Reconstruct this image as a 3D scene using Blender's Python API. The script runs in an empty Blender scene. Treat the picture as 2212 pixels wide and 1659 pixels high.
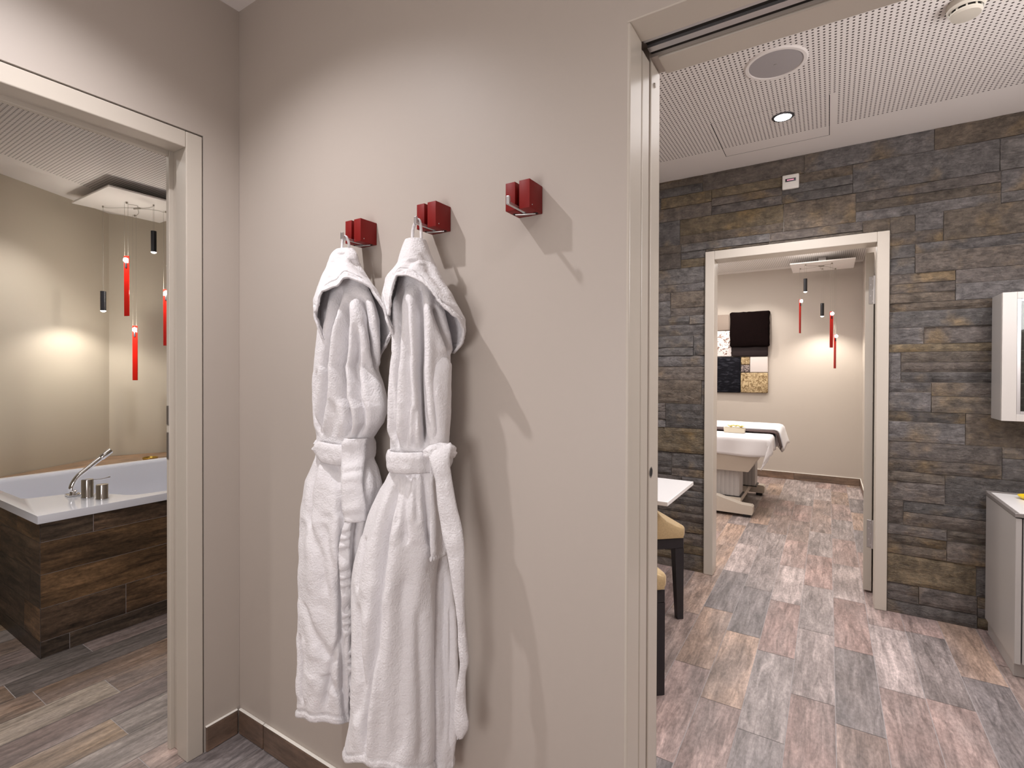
import bpy, bmesh, math, random
import numpy as np
from mathutils import Vector, Matrix, noise

C = bpy.context.scene.collection
PI = math.pi
H = 2.5485            # ceiling height (m)

# ------------------------------------------------------------------ materials
def new_mat(name):
    m = bpy.data.materials.new(name); m.use_nodes = True
    nt = m.node_tree; b = nt.nodes['Principled BSDF']
    return m, nt, b
def nd(nt, kind, **kw):
    n = nt.nodes.new(kind)
    for k, v in kw.items():
        if hasattr(n, k): setattr(n, k, v)
        else: n.inputs[k].default_value = v
    return n
def lk(nt, a, b): nt.links.new(a, b)
def simple(name, col, rough=.5, metal=0., bump=0., bscale=200., var=0., vscale=6., emit=None, estr=0., spec=.5, coat=0., sheen=0.):
    m, nt, b = new_mat(name)
    b.inputs['Base Color'].default_value = (*col, 1); b.inputs['Roughness'].default_value = rough
    b.inputs['Metallic'].default_value = metal; b.inputs['Specular IOR Level'].default_value = spec
    b.inputs['Coat Weight'].default_value = coat; b.inputs['Sheen Weight'].default_value = sheen
    tc = nd(nt, 'ShaderNodeTexCoord')
    if var > 0:
        n = nd(nt, 'ShaderNodeTexNoise'); n.inputs['Scale'].default_value = vscale; n.inputs['Detail'].default_value = 4
        lk(nt, tc.outputs['Object'], n.inputs['Vector'])
        mx = nd(nt, 'ShaderNodeMix', data_type='RGBA')
        mx.inputs[6].default_value = (*[c*(1-var) for c in col], 1); mx.inputs[7].default_value = (*[min(1, c*(1+var)) for c in col], 1)
        lk(nt, n.outputs['Fac'], mx.inputs[0]); lk(nt, mx.outputs[2], b.inputs['Base Color'])
    if bump > 0:
        n = nd(nt, 'ShaderNodeTexNoise'); n.inputs['Scale'].default_value = bscale; n.inputs['Detail'].default_value = 3
        lk(nt, tc.outputs['Object'], n.inputs['Vector'])
        bp = nd(nt, 'ShaderNodeBump'); bp.inputs['Strength'].default_value = bump; bp.inputs['Distance'].default_value = .002
        lk(nt, n.outputs['Fac'], bp.inputs['Height']); lk(nt, bp.outputs['Normal'], b.inputs['Normal'])
    if emit:
        b.inputs['Emission Color'].default_value = (*emit, 1); b.inputs['Emission Strength'].default_value = estr
        m.cycles.emission_sampling = 'NONE'
    return m

M = {}
M['wall'] = simple('cream_wall_paint', (.475, .422, .376), .5, bump=.04, bscale=350, var=.015, vscale=3)
M['bath_wall'] = simple('bath_wall_paint', (.50, .44, .355), .5, bump=.04, bscale=350)
M['ceil'] = simple('white_ceiling_paint', (.80, .76, .735), .7, bump=.03, bscale=300)
M['frame'] = simple('cream_lacquer', (.56, .51, .445), .28, var=.01)
M['dark_gap'] = simple('dark_gap', (.015, .012, .01), .9)
M['alu'] = simple('brushed_aluminium', (.62, .61, .62), .35, .9, bump=.05, bscale=500)
M['chrome'] = simple('chrome', (.82, .82, .84), .06, 1., var=.01)
M['steel'] = simple('satin_steel', (.45, .43, .42), .3, .9, bump=.02, bscale=400)
M['black'] = simple('black_lacquer', (.012, .012, .016), .35, var=.1)
M['red'] = simple('red_lacquer', (.21, .007, .006), .5, var=.05, vscale=20, spec=.3)
M['sealant'] = simple('white_sealant', (.85, .82, .76), .4, var=.02)
M['acrylic'] = simple('white_acrylic', (.74, .75, .82), .08, coat=.4, var=.005)
M['counter'] = simple('white_counter', (.85, .83, .82), .25, var=.01)
M['counter_edge'] = simple('grey_counter_edge', (.22, .20, .19), .35, var=.05)
M['cab'] = simple('grey_cabinet_lacquer', (.42, .40, .385), .35, var=.02)
M['cab_white'] = simple('offwhite_cabinet_frame', (.56, .53, .50), .35, var=.01)
M['plastic'] = simple('white_plastic', (.72, .69, .65), .45, var=.01)
M['ivory'] = simple('ivory_plastic', (.56, .52, .45), .5, var=.01)
M['dark_steel'] = simple('dark_steel', (.12, .12, .13), .35, .8, bump=.02)
M['sensor_dark'] = simple('dark_window', (.02, .01, .015), .15, var=.1)
M['sensor_glow'] = simple('pink_display', (.6, .2, .3), .3, emit=(.9, .35, .5), estr=.55)
M['grille'] = simple('speaker_grille', (.38, .355, .36), .6, bump=.3, bscale=900)
M['beige_fabric'] = simple('beige_chair_fabric', (.50, .36, .19), .9, bump=.4, bscale=500, var=.25, vscale=160, sheen=.3)
M['black_wood'] = simple('black_stained_wood', (.016, .014, .017), .3, var=.3, vscale=12)
M['sheet'] = simple('white_sheet', (.80, .79, .82), .85, bump=.15, bscale=250, sheen=.2)
M['brown_cloth'] = simple('brown_runner', (.045, .022, .022), .75, bump=.2, bscale=300)
M['bed_body'] = simple('offwhite_bed_shell', (.60, .54, .47), .4, var=.01)
M['bed_column'] = simple('ribbed_grey_column', (.50, .48, .48), .4, var=.02)
M['fur'] = simple('dark_brown_fur', (.005, .0025, .0025), 1., bump=.6, bscale=160, var=.5, vscale=60, spec=.05)
M['dkbrown'] = simple('dark_brown_leather', (.018, .011, .012), .6, var=.2, vscale=30, spec=.2)
M['taupe'] = simple('taupe_fabric', (.24, .19, .16), .8, bump=.1, bscale=300)
M['cream_fab'] = simple('cream_fabric', (.62, .56, .54), .8, bump=.1, bscale=300)
M['gold'] = simple('brass', (.55, .36, .08), .25, .9, var=.05)
M['yellow'] = simple('yellow_plastic', (.80, .58, .02), .35, var=.1, vscale=30)
M['petal'] = simple('pale_yellow_petals', (.85, .70, .25), .6, var=.1, vscale=60)
M['bowl'] = simple('beige_stone_bowl', (.62, .56, .44), .5, bump=.1, bscale=120)
M['reflector'] = simple('lit_reflector', (.9, .9, .9), .2, emit=(1, .97, .92), estr=6.)
M['bulb'] = simple('lit_bulb', (1, 1, 1), .3, emit=(1, .95, .88), estr=40.)
M['led'] = simple('downlight_led', (1, 1, 1), .3, emit=(.96, .96, 1), estr=30.)
M['cable'] = simple('grey_cable', (.30, .27, .23), .5, var=.1)
M['brown_leather_strap'] = M['dkbrown']

def two_tone(name, ca, cb, scale, lo=.45, hi=.55, rough=.8, bump=.5, stretch=(1, 1, 1), dist=0.):
    m, nt, b = new_mat(name); b.inputs['Roughness'].default_value = rough; b.inputs['Specular IOR Level'].default_value = .15
    tc = nd(nt, 'ShaderNodeTexCoord'); mp = nd(nt, 'ShaderNodeMapping'); mp.inputs['Scale'].default_value = stretch
    lk(nt, tc.outputs['Object'], mp.inputs['Vector'])
    n = nd(nt, 'ShaderNodeTexNoise'); n.inputs['Scale'].default_value = scale; n.inputs['Detail'].default_value = 5; n.inputs['Distortion'].default_value = dist
    lk(nt, mp.outputs['Vector'], n.inputs['Vector'])
    r = nd(nt, 'ShaderNodeValToRGB'); r.color_ramp.elements[0].position = lo; r.color_ramp.elements[1].position = hi
    r.color_ramp.elements[0].color = (*ca, 1); r.color_ramp.elements[1].color = (*cb, 1)
    lk(nt, n.outputs['Fac'], r.inputs['Fac']); lk(nt, r.outputs['Color'], b.inputs['Base Color'])
    bp = nd(nt, 'ShaderNodeBump'); bp.inputs['Strength'].default_value = bump; bp.inputs['Distance'].default_value = .006
    lk(nt, n.outputs['Fac'], bp.inputs['Height']); lk(nt, bp.outputs['Normal'], b.inputs['Normal'])
    return m
M['floral'] = two_tone('brown_on_white_floral', (.75, .70, .70), (.22, .13, .10), 26, .54, .60, dist=1.5)
M['tan_ruffle'] = two_tone('tan_ruffled_fabric', (.16, .10, .045), (.52, .40, .24), 38, .35, .6, bump=1., dist=1.)
M['black_ruffle'] = two_tone('black_ruffled_fabric', (.004, .004, .007), (.045, .045, .06), 26, .52, .78, bump=1., stretch=(.5, 1, 1.6), dist=.8, rough=.85)
M['leopard'] = two_tone('dark_speckled_fabric', (.05, .04, .045), (.32, .26, .24), 60, .42, .58)

def red_glass():
    m, nt, b = new_mat('red_glass'); m.cycles.emission_sampling = 'NONE'; b.inputs['Base Color'].default_value = (.36, .008, .005, 1); b.inputs['Roughness'].default_value = .12
    tc = nd(nt, 'ShaderNodeTexCoord'); n = nd(nt, 'ShaderNodeTexNoise'); n.inputs['Scale'].default_value = 30
    lk(nt, tc.outputs['Object'], n.inputs['Vector'])
    sx = nd(nt, 'ShaderNodeSeparateXYZ'); lk(nt, tc.outputs['Generated'], sx.inputs[0])
    mr = nd(nt, 'ShaderNodeMapRange'); mr.inputs['To Min'].default_value = .01; mr.inputs['To Max'].default_value = .5; mr.inputs['From Max'].default_value = 1.0
    pw = nd(nt, 'ShaderNodeMath', operation='POWER'); pw.inputs[1].default_value = 1.6; lk(nt, sx.outputs[2], pw.inputs[0])
    lk(nt, pw.outputs[0], mr.inputs['Value'])
    b.inputs['Emission Color'].default_value = (.75, .03, .015, 1); lk(nt, mr.outputs['Result'], b.inputs['Emission Strength'])  # emission growing upward imitates the bulb's light in the glass
    return m
M['red_glass'] = red_glass()
def clear_glass(name, tint=(.92, .97, .95), rough=.02):
    m, nt, b = new_mat(name); b.inputs['Base Color'].default_value = (*tint, 1); b.inputs['Roughness'].default_value = rough
    b.inputs['Transmission Weight'].default_value = 1.; b.inputs['IOR'].default_value = 1.45
    tc = nd(nt, 'ShaderNodeTexCoord'); n = nd(nt, 'ShaderNodeTexNoise'); n.inputs['Scale'].default_value = 8
    mr = nd(nt, 'ShaderNodeMapRange'); mr.inputs['To Min'].default_value = rough; mr.inputs['To Max'].default_value = rough+.02
    lk(nt, tc.outputs['Object'], n.inputs['Vector']); lk(nt, n.outputs['Fac'], mr.inputs['Value']); lk(nt, mr.outputs['Result'], b.inputs['Roughness'])
    return m
M['glass'] = clear_glass('cabinet_glass', (.80, .88, .84))
M['shelf_glass'] = clear_glass('green_edge_glass', (.45, .78, .70))

def terry():
    m, nt, b = new_mat('white_terry'); b.inputs['Base Color'].default_value = (.77, .75, .765, 1); b.inputs['Roughness'].default_value = .95
    b.inputs['Sheen Weight'].default_value = .25; b.inputs['Specular IOR Level'].default_value = .15
    tc = nd(nt, 'ShaderNodeTexCoord')
    n1 = nd(nt, 'ShaderNodeTexNoise'); n1.inputs['Scale'].default_value = 230; n1.inputs['Detail'].default_value = 3
    n2 = nd(nt, 'ShaderNodeTexNoise'); n2.inputs['Scale'].default_value = 55; n2.inputs['Detail'].default_value = 5
    for n in (n1, n2): lk(nt, tc.outputs['Object'], n.inputs['Vector'])
    ad = nd(nt, 'ShaderNodeMath', operation='MULTIPLY_ADD'); ad.inputs[1].default_value = .8
    lk(nt, n1.outputs['Fac'], ad.inputs[0]); lk(nt, n2.outputs['Fac'], ad.inputs[2])
    bp = nd(nt, 'ShaderNodeBump'); bp.inputs['Strength'].default_value = .6; bp.inputs['Distance'].default_value = .004
    lk(nt, ad.outputs[0], bp.inputs['Height']); lk(nt, bp.outputs['Normal'], b.inputs['Normal'])
    return m
M['terry'] = terry()

def plank_mat(name, across, along, contrast=.55, rough=.42, patch=(.26, .22, .21)):
    """wood-look tile: colour from the 'tone' face attribute, grain stretched along the plank"""
    m, nt, b = new_mat(name)
    at = nd(nt, 'ShaderNodeAttribute', attribute_name='tone'); sd = nd(nt, 'ShaderNodeAttribute', attribute_name='seed')
    tc = nd(nt, 'ShaderNodeTexCoord'); mp = nd(nt, 'ShaderNodeMapping')
    sc = [1, 1, 1]; sc[across] = 38; sc[along] = 4.5
    mp.inputs['Scale'].default_value = sc
    va = nd(nt, 'ShaderNodeVectorMath', operation='ADD')
    vs = nd(nt, 'ShaderNodeVectorMath', operation='SCALE'); vs.inputs['Scale'].default_value = 1.
    lk(nt, tc.outputs['Object'], mp.inputs['Vector']); lk(nt, sd.outputs['Color'], vs.inputs[0])
    lk(nt, mp.outputs['Vector'], va.inputs[0]); lk(nt, vs.outputs[0], va.inputs[1])
    n1 = nd(nt, 'ShaderNodeTexNoise'); n1.inputs['Scale'].default_value = 1.; n1.inputs['Detail'].default_value = 7; n1.inputs['Roughness'].default_value = .68; n1.inputs['Distortion'].default_value = .7
    lk(nt, va.outputs[0], n1.inputs['Vector'])
    mp2 = nd(nt, 'ShaderNodeMapping'); sc2 = [3., 3., 3.]; sc2[across] = 9.; sc2[along] = 3.; mp2.inputs['Scale'].default_value = sc2
    va2 = nd(nt, 'ShaderNodeVectorMath', operation='ADD')
    lk(nt, tc.outputs['Object'], mp2.inputs['Vector']); lk(nt, mp2.outputs['Vector'], va2.inputs[0]); lk(nt, vs.outputs[0], va2.inputs[1])
    n2 = nd(nt, 'ShaderNodeTexNoise'); n2.inputs['Scale'].default_value = 1.; n2.inputs['Detail'].default_value = 5; n2.inputs['Roughness'].default_value = .6
    lk(nt, va2.outputs[0], n2.inputs['Vector'])
    r1 = nd(nt, 'ShaderNodeMapRange'); r1.inputs['From Min'].default_value = .3; r1.inputs['From Max'].default_value = .68; r1.inputs['To Min'].default_value = 1-contrast; r1.inputs['To Max'].default_value = 1.22
    lk(nt, n1.outputs['Fac'], r1.inputs['Value'])
    r2 = nd(nt, 'ShaderNodeMapRange'); r2.inputs['From Min'].default_value = .3; r2.inputs['From Max'].default_value = .7; r2.inputs['To Min'].default_value = .68; r2.inputs['To Max'].default_value = 1.28
    lk(nt, n2.outputs['Fac'], r2.inputs['Value'])
    mu = nd(nt, 'ShaderNodeMath', operation='MULTIPLY'); lk(nt, r1.outputs[0], mu.inputs[0]); lk(nt, r2.outputs[0], mu.inputs[1])
    # fine saw-mark mottling across and along the board
    mp3 = nd(nt, 'ShaderNodeMapping'); sc3 = [70., 70., 70.]; sc3[across] = 95.; sc3[along] = 40.; mp3.inputs['Scale'].default_value = sc3
    lk(nt, tc.outputs['Object'], mp3.inputs['Vector'])
    n3 = nd(nt, 'ShaderNodeTexNoise'); n3.inputs['Scale'].default_value = 1.; n3.inputs['Detail'].default_value = 5; n3.inputs['Roughness'].default_value = .7
    lk(nt, mp3.outputs['Vector'], n3.inputs['Vector'])
    r3 = nd(nt, 'ShaderNodeMapRange'); r3.inputs['From Min'].default_value = .3; r3.inputs['From Max'].default_value = .7; r3.inputs['To Min'].default_value = 1-.5*contrast; r3.inputs['To Max'].default_value = 1+.5*contrast
    lk(nt, n3.outputs['Fac'], r3.inputs['Value'])
    mu2 = nd(nt, 'ShaderNodeMath', operation='MULTIPLY'); lk(nt, mu.outputs[0], mu2.inputs[0]); lk(nt, r3.outputs[0], mu2.inputs[1])
    # warm and grey patches drifting along the board
    n4 = nd(nt, 'ShaderNodeTexNoise'); n4.inputs['Scale'].default_value = .8; n4.inputs['Detail'].default_value = 3
    lk(nt, va2.outputs[0], n4.inputs['Vector'])
    r4 = nd(nt, 'ShaderNodeMapRange'); r4.inputs['From Min'].default_value = .38; r4.inputs['From Max'].default_value = .66; r4.inputs['To Max'].default_value = .6
    lk(nt, n4.outputs['Fac'], r4.inputs['Value'])
    hm = nd(nt, 'ShaderNodeMix', data_type='RGBA'); lk(nt, r4.outputs[0], hm.inputs[0]); lk(nt, at.outputs['Color'], hm.inputs[6]); hm.inputs[7].default_value = (*patch, 1)
    vm = nd(nt, 'ShaderNodeVectorMath', operation='SCALE'); lk(nt, hm.outputs[2], vm.inputs[0]); lk(nt, mu2.outputs[0], vm.inputs['Scale'])
    lk(nt, vm.outputs[0], b.inputs['Base Color'])
    b.inputs['Roughness'].default_value = rough
    bp = nd(nt, 'ShaderNodeBump'); bp.inputs['Strength'].default_value = .25; bp.inputs['Distance'].default_value = .003
    lk(nt, n1.outputs['Fac'], bp.inputs['Height']); lk(nt, bp.outputs['Normal'], b.inputs['Normal'])
    return m
M['plank_y'] = plank_mat('floor_wood_tile', 0, 1, .6)
M['panel_y'] = plank_mat('tub_wood_tile_side', 2, 1, .85, patch=(.022, .016, .012))
M['panel_x'] = plank_mat('tub_wood_tile_end', 2, 0, .85, patch=(.022, .016, .012))
M['deck'] = plank_mat('deck_wood', 0, 1, .5, patch=(.2, .15, .11))
M['base_x'] = plank_mat('baseboard_tile_x', 2, 0, .35, patch=(.12, .085, .065))
M['base_y'] = plank_mat('baseboard_tile_y', 2, 1, .35, patch=(.12, .085, .065))
M['grout'] = simple('pale_grout', (.40, .37, .37), .9, var=.08, vscale=40)

def slate():
    m, nt, b = new_mat('split_slate')
    at = nd(nt, 'ShaderNodeAttribute', attribute_name='tone'); sd = nd(nt, 'ShaderNodeAttribute', attribute_name='seed')
    tc = nd(nt, 'ShaderNodeTexCoord')
    va = nd(nt, 'ShaderNodeVectorMath', operation='ADD'); lk(nt, tc.outputs['Object'], va.inputs[0]); lk(nt, sd.outputs['Color'], va.inputs[1])
    n1 = nd(nt, 'ShaderNodeTexNoise'); n1.inputs['Scale'].default_value = 20; n1.inputs['Detail'].default_value = 9; n1.inputs['Roughness'].default_value = .76
    mp = nd(nt, 'ShaderNodeMapping'); mp.inputs['Scale'].default_value = (22, 22, 58); mp.inputs['Rotation'].default_value = (0, .45, 0)
    n2 = nd(nt, 'ShaderNodeTexNoise'); n2.inputs['Scale'].default_value = 1; n2.inputs['Detail'].default_value = 8; n2.inputs['Roughness'].default_value = .7; n2.inputs['Distortion'].default_value = 1.2
    n3 = nd(nt, 'ShaderNodeTexNoise'); n3.inputs['Scale'].default_value = 5; n3.inputs['Detail'].default_value = 4
    lk(nt, va.outputs[0], n1.inputs['Vector']); lk(nt, va.outputs[0], mp.inputs['Vector']); lk(nt, mp.outputs[0], n2.inputs['Vector']); lk(nt, va.outputs[0], n3.inputs['Vector'])
    oc = nd(nt, 'ShaderNodeMapRange'); oc.inputs['From Min'].default_value = .54; oc.inputs['From Max'].default_value = .70; oc.inputs['To Max'].default_value = .6
    lk(nt, n3.outputs['Fac'], oc.inputs['Value'])
    mx = nd(nt, 'ShaderNodeMix', data_type='RGBA'); lk(nt, oc.outputs[0], mx.inputs[0]); lk(nt, at.outputs['Color'], mx.inputs[6]); mx.inputs[7].default_value = (.19, .125, .05, 1)
    r1 = nd(nt, 'ShaderNodeMapRange'); r1.inputs['From Min'].default_value = .32; r1.inputs['From Max'].default_value = .68; r1.inputs['To Min'].default_value = .42; r1.inputs['To Max'].default_value = 1.55
    r2 = nd(nt, 'ShaderNodeMapRange'); r2.inputs['From Min'].default_value = .32; r2.inputs['From Max'].default_value = .68; r2.inputs['To Min'].default_value = .6; r2.inputs['To Max'].default_value = 1.4
    lk(nt, n1.outputs['Fac'], r1.inputs['Value']); lk(nt, n2.outputs['Fac'], r2.inputs['Value'])
    mu = nd(nt, 'ShaderNodeMath', operation='MULTIPLY'); lk(nt, r1.outputs[0], mu.inputs[0]); lk(nt, r2.outputs[0], mu.inputs[1])
    vm = nd(nt, 'ShaderNodeVectorMath', operation='SCALE'); lk(nt, mx.outputs[2], vm.inputs[0]); lk(nt, mu.outputs[0], vm.inputs['Scale'])
    lk(nt, vm.outputs[0], b.inputs['Base Color'])
    rr = nd(nt, 'ShaderNodeMapRange'); rr.inputs['To Min'].default_value = .24; rr.inputs['To Max'].default_value = .55; lk(nt, n3.outputs['Fac'], rr.inputs['Value']); lk(nt, rr.outputs[0], b.inputs['Roughness'])
    ad = nd(nt, 'ShaderNodeMath', operation='ADD'); lk(nt, n1.outputs['Fac'], ad.inputs[0]); lk(nt, n2.outputs['Fac'], ad.inputs[1])
    bp = nd(nt, 'ShaderNodeBump'); bp.inputs['Strength'].default_value = .9; bp.inputs['Distance'].default_value = .009
    lk(nt, ad.outputs[0], bp.inputs['Height']); lk(nt, bp.outputs['Normal'], b.inputs['Normal'])
    return m
M['slate'] = slate()

def perforated(name, pitch=.01825, ox=1.163, oy=1.154, rad=.0042, col=(.80, .76, .735)):
    m, nt, b = new_mat(name); b.inputs['Roughness'].default_value = .7
    tc = nd(nt, 'ShaderNodeTexCoord'); sp = nd(nt, 'ShaderNodeSeparateXYZ'); lk(nt, tc.outputs['Object'], sp.inputs[0])
    def cell(out, o):
        a = nd(nt, 'ShaderNodeMath', operation='SUBTRACT'); lk(nt, out, a.inputs[0]); a.inputs[1].default_value = o-20*pitch*50-pitch/2
        d = nd(nt, 'ShaderNodeMath', operation='DIVIDE'); lk(nt, a.outputs[0], d.inputs[0]); d.inputs[1].default_value = pitch
        f = nd(nt, 'ShaderNodeMath', operation='FRACT'); lk(nt, d.outputs[0], f.inputs[0])
        s = nd(nt, 'ShaderNodeMath', operation='SUBTRACT'); lk(nt, f.outputs[0], s.inputs[0]); s.inputs[1].default_value = .5
        q = nd(nt, 'ShaderNodeMath', operation='MULTIPLY'); lk(nt, s.outputs[0], q.inputs[0]); lk(nt, s.outputs[0], q.inputs[1])
        return q
    qx = cell(sp.outputs[0], ox); qy = cell(sp.outputs[1], oy)
    ad = nd(nt, 'ShaderNodeMath', operation='ADD'); lk(nt, qx.outputs[0], ad.inputs[0]); lk(nt, qy.outputs[0], ad.inputs[1])
    sq = nd(nt, 'ShaderNodeMath', operation='SQRT'); lk(nt, ad.outputs[0], sq.inputs[0])
    k = rad/pitch
    mr = nd(nt, 'ShaderNodeMapRange'); mr.inputs['From Min'].default_value = k*.82; mr.inputs['From Max'].default_value = k*1.12
    lk(nt, sq.outputs[0], mr.inputs['Value'])
    mx = nd(nt, 'ShaderNodeMix', data_type='RGBA'); lk(nt, mr.outputs[0], mx.inputs[0]); mx.inputs[6].default_value = (.055, .04, .035, 1); mx.inputs[7].default_value = (*col, 1)
    lk(nt, mx.outputs[2], b.inputs['Base Color'])
    bp = nd(nt, 'ShaderNodeBump'); bp.inputs['Strength'].default_value = .3; bp.inputs['Distance'].default_value = .004
    lk(nt, mr.outputs[0], bp.inputs['Height']); lk(nt, bp.outputs['Normal'], b.inputs['Normal'])
    return m
M['perf'] = perforated('perforated_ceiling_board')

# ------------------------------------------------------------------ object helpers
def obj(name, bm, mats, parent=None, smooth=None):
    me = bpy.data.meshes.new(name)
    bmesh.ops.recalc_face_normals(bm, faces=bm.faces[:]) if smooth != 'keep' else None
    bm.to_mesh(me); bm.free()
    for m in (mats if isinstance(mats, (list, tuple)) else [mats]): me.materials.append(m)
    o = bpy.data.objects.new(name, me); C.objects.link(o)
    if parent: o.parent = parent
    if smooth:
        me.polygons.foreach_set('use_smooth', [True]*len(me.polygons))
        if smooth is True:
            try: me.set_sharp_from_angle(angle=math.radians(38))
            except Exception: pass
    return o
def tag(o, label=None, cat=None, group=None):
    if label: o['label'] = label
    if cat: o['category'] = cat
    if group: o['group'] = group
    return o
def thing(name, label, cat, loc=(0, 0, 0), rotz=0., group=None):
    o = bpy.data.objects.new(name, None); C.objects.link(o); o.empty_display_size = .05
    o.location = loc; o.rotation_euler = (0, 0, rotz)
    return tag(o, label, cat, group)
def struct(name, bm, m, smooth=None, label=None):
    o = obj(name, bm, m, None, smooth); o['kind'] = 'structure'
    if label: o['label'] = label
    return o
def B(): return bmesh.new()
def box(bm, x0, y0, z0, x1, y1, z1, bev=0., seg=2, mi=0):
    r = bmesh.ops.create_cube(bm, size=1)
    vs = r['verts']
    for v in vs:
        v.co = Vector((x0+(v.co.x+.5)*(x1-x0), y0+(v.co.y+.5)*(y1-y0), z0+(v.co.z+.5)*(z1-z0)))
    fs = list({f for v in vs for f in v.link_faces})
    for f in fs: f.material_index = mi
    if bev > 0:
        es = list({e for v in vs for e in v.link_edges})
        rb = bmesh.ops.bevel(bm, geom=es, offset=bev, segments=seg, affect='EDGES', profile=.5)
        for f in rb['faces']: f.material_index = mi
    return bm
def prism(bm, pts, z0, z1, mi=0, M4=None, bev=0.):
    """extrude a polygon (x,y list) from z0 to z1; M4 maps local to object space"""
    lo = [bm.verts.new((x, y, z0)) for x, y in pts]; hi = [bm.verts.new((x, y, z1)) for x, y in pts]
    n = len(pts); fs = [bm.faces.new(lo[::-1]), bm.faces.new(hi)]
    for i in range(n): fs.append(bm.faces.new((lo[i], lo[(i+1) % n], hi[(i+1) % n], hi[i])))
    for f in fs: f.material_index = mi
    if bev > 0:
        rb = bmesh.ops.bevel(bm, geom=list({e for f in fs for e in f.edges}), offset=bev, segments=2, affect='EDGES')
        for f in rb['faces']: f.material_index = mi
    if M4 is not None: bmesh.ops.transform(bm, matrix=M4, verts=lo+hi if bev == 0 else bm.verts[:])
    return bm
def lathe(bm, prof, seg=24, c=(0, 0, 0), axis='z', mi=0):
    rings = []
    for r, h in prof:
        ring = []
        for i in range(seg):
            a = 2*PI*i/seg; p = (r*math.cos(a), r*math.sin(a), h)
            if axis == 'x': p = (p[2], p[0], p[1])
            elif axis == 'y': p = (p[0], p[2], p[1])
            ring.append(bm.verts.new((p[0]+c[0], p[1]+c[1], p[2]+c[2])))
        rings.append(ring)
    for a, b in zip(rings, rings[1:]):
        for i in range(seg):
            f = bm.faces.new((a[i], a[(i+1) % seg], b[(i+1) % seg], b[i])); f.material_index = mi
    for ring, rev in ((rings[0], True), (rings[-1], False)):
        f = bm.faces.new(ring[::-1] if rev else ring); f.material_index = mi
    return bm
def smooth_path(pts, n=8):
    P = [Vector(p) for p in pts]; out = []
    for i in range(len(P)-1):
        p0 = P[max(i-1, 0)]; p1 = P[i]; p2 = P[i+1]; p3 = P[min(i+2, len(P)-1)]
        for k in range(n):
            t = k/n
            out.append(.5*((2*p1)+(-p0+p2)*t+(2*p0-5*p1+4*p2-p3)*t*t+(-p0+3*p1-3*p2+p3)*t**3))
    out.append(P[-1]); return out
def tube(bm, pts, rad, seg=10, mi=0):
    P = [Vector(p) for p in pts]; n = len(P); rings = []
    rr = rad if isinstance(rad, (list, tuple)) else [rad]*n
    up = Vector((0, 0, 1)); t0 = (P[1]-P[0]).normalized()
    if abs(t0.dot(up)) > .9: up = Vector((1, 0, 0))
    nrm = t0.cross(up).normalized()
    for i in range(n):
        t = (P[min(i+1, n-1)]-P[max(i-1, 0)]).normalized()
        nrm = (nrm-t*nrm.dot(t)).normalized(); bn = t.cross(nrm)
        rings.append([bm.verts.new(P[i]+(nrm*math.cos(2*PI*k/seg)+bn*math.sin(2*PI*k/seg))*rr[i]) for k in range(seg)])
    for a, b in zip(rings, rings[1:]):
        for k in range(seg):
            f = bm.faces.new((a[k], a[(k+1) % seg], b[(k+1) % seg], b[k])); f.material_index = mi
    for ring, rev in ((rings[0], True), (rings[-1], False)):
        f = bm.faces.new(ring[::-1] if rev else ring); f.material_index = mi
    return bm
def quad(bm, a, b, c, d, mi=0):
    f = bm.faces.new([bm.verts.new(p) for p in (a, b, c, d)]); f.material_index = mi; return f
def poly(bm, pts, z, mi=0):
    f = bm.faces.new([bm.verts.new((x, y, z)) for x, y in pts]); f.material_index = mi; return f
def face_attrs(o, tones, seeds):
    me = o.data
    a = me.attributes.new('tone', 'FLOAT_COLOR', 'FACE'); a.data.foreach_set('color', np.array([(*t, 1) for t in tones], np.float32).ravel())
    s = me.attributes.new('seed', 'FLOAT_COLOR', 'FACE'); s.data.foreach_set('color', np.array([(*t, 1) for t in seeds], np.float32).ravel())
def lin(r, g, b):
    f = lambda c: (c/255/12.92) if c/255 <= .04045 else ((c/255+.055)/1.055)**2.4
    return (f(r), f(g), f(b))
def dup(root, loc, rotz=None, name=None):
    r = root.copy(); C.objects.link(r); r.location = loc
    if rotz is not None: r.rotation_euler = (0, 0, rotz)
    for ch in list(root.children):
        c = ch.copy(); C.objects.link(c); c.parent = r
        for g in ch.children:
            d = g.copy(); C.objects.link(d); d.parent = c
    return r

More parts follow.
